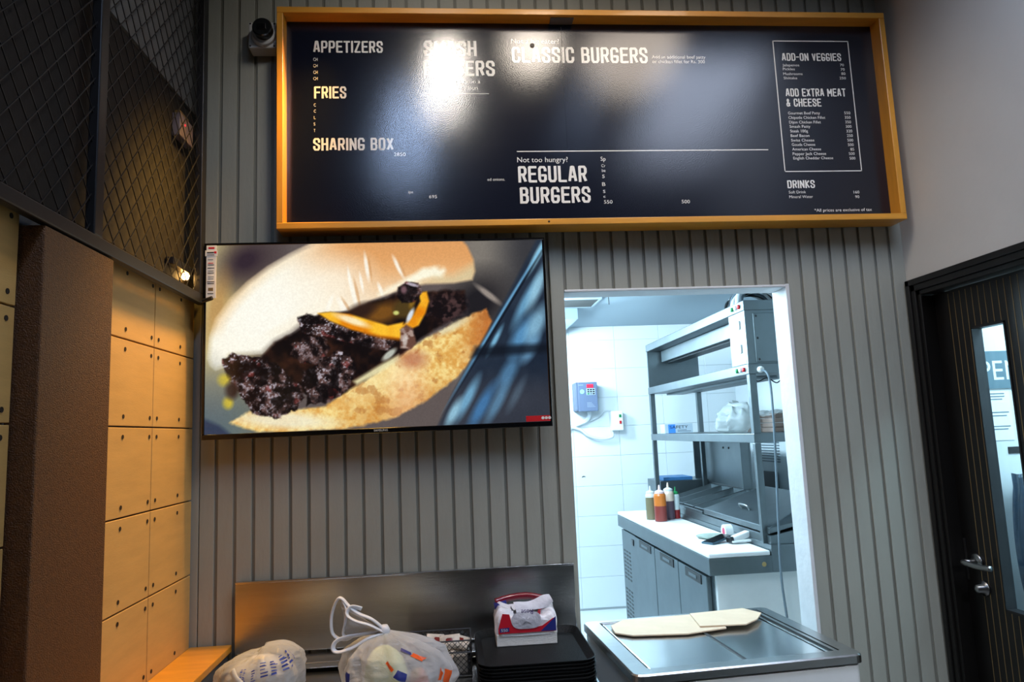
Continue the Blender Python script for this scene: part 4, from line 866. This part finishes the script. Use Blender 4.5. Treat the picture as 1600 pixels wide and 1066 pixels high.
# pans in the rail
def panmesh():
    b = B(); x0, x1, y0, y1, h = -.17, .17, -.085, .085, .10; t = .006
    rings = [[(x0 - .012, y0 - .008, 0), (x1 + .012, y0 - .008, 0), (x1 + .012, y1 + .008, 0), (x0 - .012, y1 + .008, 0)], [(x0 - .012, y0 - .008, .006), (x1 + .012, y0 - .008, .006), (x1 + .012, y1 + .008, .006), (x0 - .012, y1 + .008, .006)], [(x0, y0, .007), (x1, y0, .007), (x1, y1, .007), (x0, y1, .007)], [(x0 + .02, y0 + .02, -.06), (x1 - .02, y0 + .02, -.06), (x1 - .02, y1 - .02, -.06), (x0 + .02, y1 - .02, -.06)]]
    for r in rings: b.v += r
    for i in range(3):
        for j in range(4): b.f.append((i * 4 + j, i * 4 + (j + 1) % 4, i * 4 + 4 + (j + 1) % 4, i * 4 + 4 + j))
    b.f.append((12, 13, 14, 15)); return b
p0 = None; pl = ['nearest the closed lid', 'second from the closed lid', 'second from the far end', 'at the far end']
for k in range(4):
    if p0 is None: p0 = panmesh().build('food_pan', M_steel2, recalc=True); o = p0
    else: o = p0.copy(); COL.objects.link(o)
    o.location = (1.665, 1.86 + k * .205, 1.03); o.rotation_euler = (0, -math.atan(.25), 0); tag(o, 'steel food pan in the sloping topping rail, ' + pl[k], 'pan', 'food pans in the topping rail')
# tray and blue box beyond the rail
tag(B().box(1.50, 1.92, 2.70, 3.05, .93, 1.10).build('steel_bin', M_steel2, bev=.004), 'low steel bin standing beyond the far end of the prep counter', 'bin')
o = B().box(1.53, 1.75, 2.72, 2.95, 1.101, 1.125).build('blue_carton', mat('blue_carton', (70, 130, 190), .5, var=.3, vs=12, rgb2=(40, 90, 130)), bev=.002); tag(o, 'small flat blue carton on the steel bin behind the bottles', 'carton')
tag(B().box(1.48, 1.94, 2.69, 3.07, .001, .93).build('steel_stand', M_steel2, bev=.003), 'plain steel stand under the low steel bin', 'stand')

# sauce bottles
def bottle(name, label, loc, r, h, hf, cl_top, cl_liq, cap, tip):
    t = thing(name, label, 'bottle', loc, 0, 'sauce bottles on the white board'); x, y, z = loc
    B().lathe([(r, .001), (r, hf), (r * .999, hf + .001)], loc, 20).build('sauce', mat(name + '_sauce_' + label[:5], cl_liq, .35), t, smooth=False)
    B().lathe([(r, hf + .001), (r, h * .86), (r * .86, h * .93), (r * .6, h * .95)], loc, 20).build('bottle_wall', cl_top, t)
    B().lathe([(r * .82, h * .93), (r * .82, h), (r * .3, h * 1.05)], loc, 16).build('cap', cap, t)
    B().lathe([(r * .26, h * 1.04), (r * .12, h * 1.22), (r * .1, h * 1.22)], loc, 10).build('nozzle', tip, t)
M_clp = mat('cloudy_plastic', (214, 220, 220), .25); M_ora = mat('orange_smear_plastic', (204, 112, 44), .3); M_clp2 = mat('pinkish_plastic', (222, 196, 176), .3); M_pinkc = mat('pale_pink_cap', (226, 196, 196), .4)
bottle('squeeze_bottle', 'pale squeeze bottle of olive brown sauce, leftmost on the white board', (1.262, 2.13, .9055), .033, .175, .14, M_clp, (120, 110, 84), M_clp, M_clp)
bottle('squeeze_bottle', 'large orange squeeze bottle of red sauce at the front of the group', (1.292, 2.02, .9055), .038, .185, .095, M_ora, (132, 54, 48), M_pinkc, M_pinkc)
bottle('squeeze_bottle', 'squeeze bottle of dark purple brown sauce behind the orange bottle', (1.372, 2.10, .9055), .035, .19, .115, M_clp2, (92, 72, 84), M_clp, M_clp2)
bottle('chilli_bottle', 'slim clear chilli bottle with a green cap at the right of the bottles', (1.425, 2.12, .9055), .024, .165, .055, M_clp, (150, 30, 34), M_green, M_green)
# small things on the board
ph = thing('smartphone', 'dark smartphone lying tilted on the white board', 'phone', (1.315, 1.10, .9055))
R1 = Matrix.Rotation(math.radians(28), 4, 'Z') @ Matrix.Rotation(math.radians(-9), 4, 'Y')
B().obox((1.315, 1.115, .921), (.155, .075, .010), R1).build('body', mat('dark_teal_plastic', (58, 84, 98), .35), ph, bev=.003)
B().obox((1.315, 1.115, .9265), (.142, .066, .0016), R1).build('display', M_plast, ph)
tag(blob((1.335, 1.26, .916), (.075, .055, .014), 5, .35).build('cleaning_cloth', mat('grey_green_cloth', (150, 160, 150), .9, bump=.6, bs=60), smooth=True), 'crumpled grey green cloth behind the phone', 'cloth')
tr2 = thing('tape_roll', 'white tape roll with a pink core behind the phone', 'tape', (1.43, 1.22, .9055))
b = B(); b.lathe([(.020, 0), (.036, 0), (.036, .04), (.020, .04), (.020, 0)], (1.43, 1.22, .942), 24, 'x'); b.build('tape', M_paper, tr2)
B().lathe([(.0195, .001), (.0195, .041)], (1.431, 1.22, .942), 20, 'x').build('core', mat('pink_core', (214, 60, 100), .5), tr2)
lg2 = thing('label_gun', 'white hand held label printer at the right of the phone', 'label printer', (1.42, 1.08, .9055))
R2 = Matrix.Rotation(math.radians(14), 4, 'Z') @ Matrix.Rotation(math.radians(-14), 4, 'Y')
B().obox((1.415, 1.075, .934), (.11, .04, .030), R2).build('body', M_paper, lg2, bev=.006)
B().obox((1.415, 1.05, .917), (.11, .03, .010), Matrix.Rotation(math.radians(4), 4, 'Z')).build('grip', M_paper, lg2, bev=.003)
B().obox((1.36, 1.06, .925), (.02, .045, .03), R2).build('roller', M_black, lg2, bev=.004)

# heated overshelf above the prep counter
HX0, HX1, HY0, HY1 = 1.445, 1.83, .862, 2.66
hs = thing('heated_overshelf', 'two tier steel heated overshelf on posts above the prep counter', 'shelf', (1.63, 1.75, .97))
for (x, y) in ((HX0, HY0), (HX0, HY1 - .03), (HX1 - .03, HY0), (HX1 - .03, HY1 - .03)): B().box(x, x + .03, y, y + .03, .93 if x < 1.5 else 1.0, 1.40).build('post', M_steel2, hs, bev=.002)
for (x, y) in ((HX0, HY0), (HX0, HY1 - .035), (HX1 - .035, HY0), (HX1 - .035, HY1 - .035)): B().box(x, x + .035, y, y + .035, 1.447, 1.735).build('upright', M_steel2, hs, bev=.002)
B().box(HX0 - .003, HX1, HY0 - .003, HY1, 1.402, 1.447).build('lower_shelf', M_steel2, hs, bev=.003)
B().box(HX0 - .003, HX1, HY0 - .003, HY1, 1.735, 1.785).build('middle_shelf', M_steel2, hs, bev=.003)
B().box(HX0 - .003, HX1, HY0 - .003, HY1, 2.05, 2.10).build('top_shelf', M_steel2, hs, bev=.003)
B().box(HX0 + .002, HX1, HY1 - .02, HY1 - .002, 1.786, 2.049).build('end_wall', M_steel2, hs)
B().box(HX0, HX1, HY0, HY0 + .018, 1.786, 2.049).build('end_wall', M_steel2, hs)
cp = B().box(HX0 - .001, HX0 + .02, HY0 + .018, HY0 + .20, 1.786, 2.049).build('control_panel', M_steel2, hs, bev=.001)
sp_ = B().box(HX0 + .04, HX1 - .02, HY0 - .007, HY0 - .0005, 1.792, 2.035).build('service_plate', M_steel2, hs, bev=.003)
for (x, z) in ((1.50, 2.02), (1.50, 1.91), (1.50, 1.805)): B().lathe([(.006, 0), (.004, .003)], (x, HY0 - .007, z), 8, 'y').build('plate_screw', M_black, sp_)
for z in (1.985, 1.865):
    sw = B().box(HX0 - .008, HX0, HY0 + .06, HY0 + .085, z - .022, z + .022).build('rocker_switch', M_paper, cp, bev=.002)
for z, y in ((2.075, .93), (1.76, .93)):
    for dyy, mm, nm in ((.06, M_green, 'green_lamp'), (.03, M_paper, 'white_lamp'), (0, M_redp, 'red_lamp')):
        B().lathe([(.011, 0), (.011, .008), (.006, .011)], (HX0 - .003, y + dyy * 1.4 - .02, z), 14, 'x').build(nm, mm, hs)
B().box(1.54, 1.70, 1.06, HY1 - .06, 1.965, 2.049).build('heater_channel', M_steel2, hs, bev=.003)
B().box(1.575, 1.665, 1.09, HY1 - .10, 1.957, 1.965).build('heater_tube', mat('dark_heater', (70, 74, 78), .4, .5), hs)
B().box(1.56, 1.68, 1.06, HY1 - .06, 1.722, 1.735).build('lower_heater', M_steel2, hs, bev=.002)
# supply cord
B().tube(smoothpath([(1.50, HY0 - .005, 1.750), (1.505, .80, 1.735), (1.512, .785, 1.66), (1.505, .775, 1.45), (1.490, .765, 1.2), (1.478, .76, 1.0), (1.470, .755, .86), (1.468, .75, .76), (1.475, .745, .62)]), .0055, 8).build('power_cord', M_cable, hs, smooth=True, label='grey power cord hanging past the counter end')
B().lathe([(.016, 0), (.016, .012), (.009, .02)], (1.50, HY0 - .003, 1.755), 14, 'y').build('cord_gland', M_paper, hs)
pw2 = thing('loose_wire', 'thin loose wire drooping under the heated shelf', 'wire', (1.56, .9, 1.69))
B().tube(smoothpath([(1.475, .90, 1.734), (1.50, .90, 1.70), (1.55, .9, 1.715), (1.60, .9, 1.69), (1.64, .9, 1.733)]), .003, 6).build('cable', M_bcable, pw2, smooth=True)
# cables heaped on top of the overshelf
cbn = thing('cable_bundle', 'bundle of grey and black cables heaped on top of the overshelf', 'cables', (1.62, 1.1, 2.101))
for k in range(10):
    a = random.uniform(0, .08); y = 1.0 + k * .022
    P = [(1.47 + a, y, 2.108), (1.50 + a, y + .03, 2.15 + .02 * random.random()), (1.57 + a, y + .02, 2.18 + .03 * random.random()), (1.66, y - .01, 2.17 + .03 * random.random()), (1.75, y + .03, 2.14), (1.80, y, 2.108)]
    B().tube(smoothpath(P, 5), .008 if k % 3 else .014, 7).build('cable', [M_wcable, M_cable, M_bcable][k % 3], cbn, smooth=True)
# safety box
sfx, sfy = 1.47, 2.40
sf = thing('safety_box', 'low pale carton printed SAFETY on the lower overshelf', 'carton', (sfx + .1, sfy + .06, 1.4475))
B().box(sfx, sfx + .20, sfy, sfy + .11, 1.4475, 1.512).build('carton', mat('pale_grey_carton', (186, 200, 212), .6), sf, bev=.002)
B().box(sfx + .025, sfx + .075, sfy - .0008, sfy + .0005, 1.450, 1.51).build('blue_square', mat('bright_blue_print', (70, 140, 226), .5), sf)
text('box_text', 'SAFETY', at(sfx + .035, sfy - .0014, 1.480), .020, .130, M_black, sf)
for k in range(2): B().box(sfx + .09, sfx + .185 - .03 * k, sfy - .0012, sfy - .0002, 1.458 + k * .009, 1.462 + k * .009).build('print_line', M_cable, sf)
# bags on the lower shelf
M_bagk = film('clear_kitchen_bag', (200, 206, 206), .5, .2, .9, 20)
tag(B().grid(lambda u, v: (1.525 + .085 * math.sin(math.pi * v) ** .5 * math.cos(6.283 * u) * (1 + .5 * noise.noise(Vector((math.cos(6.283 * u) * 2, math.sin(6.283 * u) * 2, v * 4))) - .5 * abs(noise.noise(Vector((math.cos(6.283 * u) * 4, math.sin(6.283 * u) * 4, v * 9))))), 1.30 + .15 * math.sin(math.pi * v) ** .5 * math.sin(6.283 * u), 1.4485 + .14 * (1 - math.cos(math.pi * v)) / 2 * (1 + .25 * math.cos(6.283 * u) + .45 * noise.noise(Vector((math.cos(6.283 * u) * 2, math.sin(6.283 * u) * 2, 3 + v * 2))))), 40, 20, True).build('plastic_bag', M_bagk, smooth=True), 'crumpled clear plastic bag heaped on the lower overshelf', 'bag')
wb = thing('wrapped_cartons', 'stack of brown flat cartons under plastic on the lower overshelf', 'cartons', (1.72, 1.2, 1.4475))
for k in range(4): B().box(1.632 + .004 * k, 1.818 - .003 * k, 1.05, 1.38, 1.4478 + k * .024, 1.4700 + k * .024).build('carton', mat('kitchen_carton', (136, 116, 106), .7, var=.2, vs=10), wb, bev=.002)
B().grid(lambda u, v: (1.628 + u * .195, 1.045 + v * .34, 1.552 + .022 * noise.noise(Vector((u * 4, v * 5, 1))) - .02 * (2 * u - 1) ** 4), 18, 18).build('plastic_cover', M_bagk, wb, smooth=True)

# boxes on the rear wall
vf = thing('inverter_box', 'blue grey motor inverter with red display on the tiled wall', 'inverter', (1.13, 3.5, 1.65))
B().box(1.035, 1.215, 3.43, 3.598, 1.655, 1.895).build('body', mat('blue_grey_plastic', (92, 104, 128), .45), vf, bev=.008)
B().box(1.055, 1.218, 3.415, 3.432, 1.650, 1.893).build('front_cover', mat('blue_grey_cover', (100, 112, 138), .45), vf, bev=.004)
B().box(1.128, 1.185, 3.411, 3.416, 1.845, 1.875).build('display', mat('red_display', (230, 30, 60), .4, emit=.6), vf, bev=.002)
kp = B().box(1.125, 1.200, 3.411, 3.416, 1.785, 1.840).build('keypad', mat('pale_key_panel', (176, 190, 200), .5), vf)
for r in range(3):
    for c in range(3): B().box(1.131 + c * .023, 1.148 + c * .023, 3.408, 3.412, 1.790 + r * .017, 1.801 + r * .017).build('key', [M_green, M_cable, M_bcable][(r * 2 + c) % 3] if r == 0 else M_bcable, kp)
B().lathe([(.019, 0), (.019, .002)], (1.088, 3.415, 1.815), 20, 'y').build('round_sticker', mat('mint_sticker', (150, 220, 200), .5), vf)
for k in range(4): B().box(1.125, 1.195 - .01 * k, 3.413, 3.4155, 1.685 + k * .011, 1.689 + k * .011).build('print_line', mat('pale_print', (150, 160, 180), .5), vf)
B().box(1.06, 1.10, 3.4135, 3.4155, 1.868, 1.873).build('print_line', mat('pale_print', (150, 160, 180)), vf)
swb = thing('switch_box', 'small white switch box with green and red buttons on the tiled wall', 'switch', (1.39, 3.55, 1.48))
B().box(1.345, 1.445, 3.50, 3.598, 1.480, 1.645).build('box', M_paper, swb, bev=.006)
B().box(1.410, 1.428, 3.492, 3.501, 1.590, 1.615).build('start_button', M_green, swb, bev=.002); B().box(1.410, 1.428, 3.490, 3.501, 1.535, 1.562).build('stop_button', M_redp, swb, bev=.002)
wc = thing('wall_cables', 'white cables looping between the inverter and the switch box', 'cables', (1.2, 3.55, 1.4))
for P, r in (([(1.16, 3.52, 1.655), (1.16, 3.54, 1.60), (1.13, 3.56, 1.565), (1.05, 3.57, 1.535), (.98, 3.58, 1.50)], .014), ([(1.15, 3.52, 1.655), (1.155, 3.54, 1.61), (1.10, 3.56, 1.56), (.98, 3.575, 1.52)], .010), ([(.98, 3.57, 1.53), (1.08, 3.56, 1.50), (1.15, 3.55, 1.445), (1.25, 3.55, 1.415), (1.33, 3.55, 1.42), (1.36, 3.55, 1.44), (1.35, 3.55, 1.49)], .012), ([(1.00, 3.57, 1.545), (1.15, 3.57, 1.565), (1.26, 3.57, 1.61), (1.30, 3.57, 1.65), (1.36, 3.575, 1.652)], .005)):
    B().tube(smoothpath(P), r, 8).build('cable', M_wcable, wc, smooth=True)
B().tube(smoothpath([(1.083, 3.597, 1.095), (1.093, 3.594, 1.105), (1.11, 3.594, 1.10)]), .003, 6).build('hook', M_bcable, wc)
# ceiling vent and duct edge
vt = thing('ceiling_vent', 'square slatted air vent in the kitchen ceiling', 'vent', (.95, 2.35, 2.38))
b = B(); b.box(.74, 1.035, 2.20, 2.215, 2.375, 2.389); b.box(.74, 1.035, 2.525, 2.54, 2.375, 2.389); b.box(.74, .755, 2.215, 2.525, 2.375, 2.389); b.box(1.02, 1.035, 2.215, 2.525, 2.375, 2.389); b.build('frame', M_kceil, vt)
for k in range(11): B().obox((.8875, 2.235 + k * .027, 2.381), (.262, .016, .003), Matrix.Rotation(.6, 4, 'X')).build('slat', M_concrete, vt)
tag(B().box(-.19, .93, 2.56, 3.598, 2.30, 2.389).build('ceiling_duct', M_kceil, bev=.003), 'boxed in duct along the left of the kitchen ceiling', 'duct')
tag(B().tube([(1.08, 2.2, 2.389), (1.081, 2.2, 2.335)], .003, 6).build('ceiling_hook', M_bcable), 'short dark wire hanging from the kitchen ceiling beside the vent', 'wire')
# appliance on the right of the kitchen
ap = thing('steel_appliance', 'pale louvred appliance half hidden behind the right edge of the hatch', 'appliance', (2.25, 2.4, 0))
B().box(2.12, 2.47, 1.95, 2.75, .10, 1.52).build('body', mat('pale_enamel', (206, 216, 220), .35), ap, bev=.01)
for k in range(8): B().box(2.112, 2.121, 2.05, 2.45, 1.36 - k * .018, 1.366 - k * .018).build('louvre', M_cable, ap)
B().box(2.108, 2.121, 2.1, 2.3, 1.02, 1.17).build('control_recess', mat('dark_grey_panel', (70, 78, 84), .5), ap, bev=.004)
for (x, y) in ((2.16, 2.0), (2.43, 2.0), (2.16, 2.7), (2.43, 2.7)): B().lathe([(.02, 0), (.02, .10)], (x, y, .001), 10).build('leg', M_cable, ap)

# ================================================================== PASSAGE behind the door
fr = thing('notice_cabinet', 'white upright cabinet with an open sign seen through the door pane', 'cabinet', (2.1, -.02, 0))
B().box(1.81, 2.40, -.06, .018, .001, 2.0).build('body', M_freezer, fr, bev=.004)
sg = B().box(1.815, 2.15, -.066, -.0605, 1.585, 1.722).build('open_sign', mat('teal_grey_sign', (92, 116, 126), .5), fr)
text('sign_text', 'OPEN', at(1.822, -.0668, 1.617), .070, .245, M_letter, sg)
nb = B().box(1.885, 2.01, -.0625, -.0603, 1.40, 1.575).build('paper_notice', M_paper, fr)
for k, (z, x1) in enumerate(((1.567, 1.99), (1.557, 1.99), (1.547, 1.98), (1.500, 2.0), (1.488, 1.99), (1.45, 2.0), (1.44, 1.99))): B().box(1.90, x1, -.0632, -.0622, z - .002, z + .002).build('print_line', M_cable, nb)
rs_ = B().box(1.98, 2.09, -.0632, -.0605, 1.352, 1.376).build('dark_label', M_black, fr)
B().lathe([(.008, 0), (.008, .001)], (2.035, -.0632, 1.364), 16, 'y').build('round_logo', M_redp, rs_)
tag(B().grid(lambda u, v: (1.99 + .11 * (.55 + .45 * math.sin(math.pi * min(v, .93)) ** .6 if v < .93 else .75) * math.cos(6.283 * u) * (1 + .10 * math.sin(13 * 6.283 * u) * v), -.20 + .10 * math.sin(6.283 * u) * (1 + .1 * math.sin(13 * 6.283 * u) * v), .75 + .53 * v + .02 * noise.noise(Vector((math.cos(6.283 * u) * 3, math.sin(6.283 * u) * 3, v * 6)))), 78, 24, True).build('plastic_sack', film('blue_tinted_sack', (70, 96, 120), .72, .15, 1., 20), smooth=True), 'gathered dark blue plastic sack seen low through the door pane', 'sack')
tag(B().box(1.87, 2.12, -.33, -.07, .001, .745).build('sack_stand', M_concrete, bev=.004), 'grey stand carrying the plastic sack behind the door', 'stand')

# ------------------------------------------------------------------ text to mesh
tmp = []
for (name, body_, mtx, h, wd, m, par, warp) in TEXTS:
    cu = bpy.data.curves.new('t', 'FONT'); cu.body = body_; cu.size = 1; cu.resolution_u = 3
    o = bpy.data.objects.new('t', cu); COL.objects.link(o); tmp.append(o)
bpy.context.view_layer.update(); dg = bpy.context.evaluated_depsgraph_get()
for o, (name, body_, mtx, h, wd, m, par, warp) in zip(tmp, TEXTS):
    me = bpy.data.meshes.new_from_object(o.evaluated_get(dg)); n = len(me.vertices); co = np.empty(n * 3); me.vertices.foreach_get('co', co); co = co.reshape(-1, 3)
    co[:, 0] -= co[:, 0].min(); sx = wd / co[:, 0].max(); sz = h / .69; org = ORG[par.name]
    for i, v in enumerate(me.vertices):
        q = Vector((co[i, 0] * sx, co[i, 1] * sz, 0)); v.co = (Vector(warp(q)) if warp else mtx @ q) - org
    me.name = name; me.materials.clear(); me.materials.append(m)
    t = bpy.data.objects.new(name, me); COL.objects.link(t); t.parent = par
for o in tmp:
    cu = o.data; bpy.data.objects.remove(o); bpy.data.curves.remove(cu)
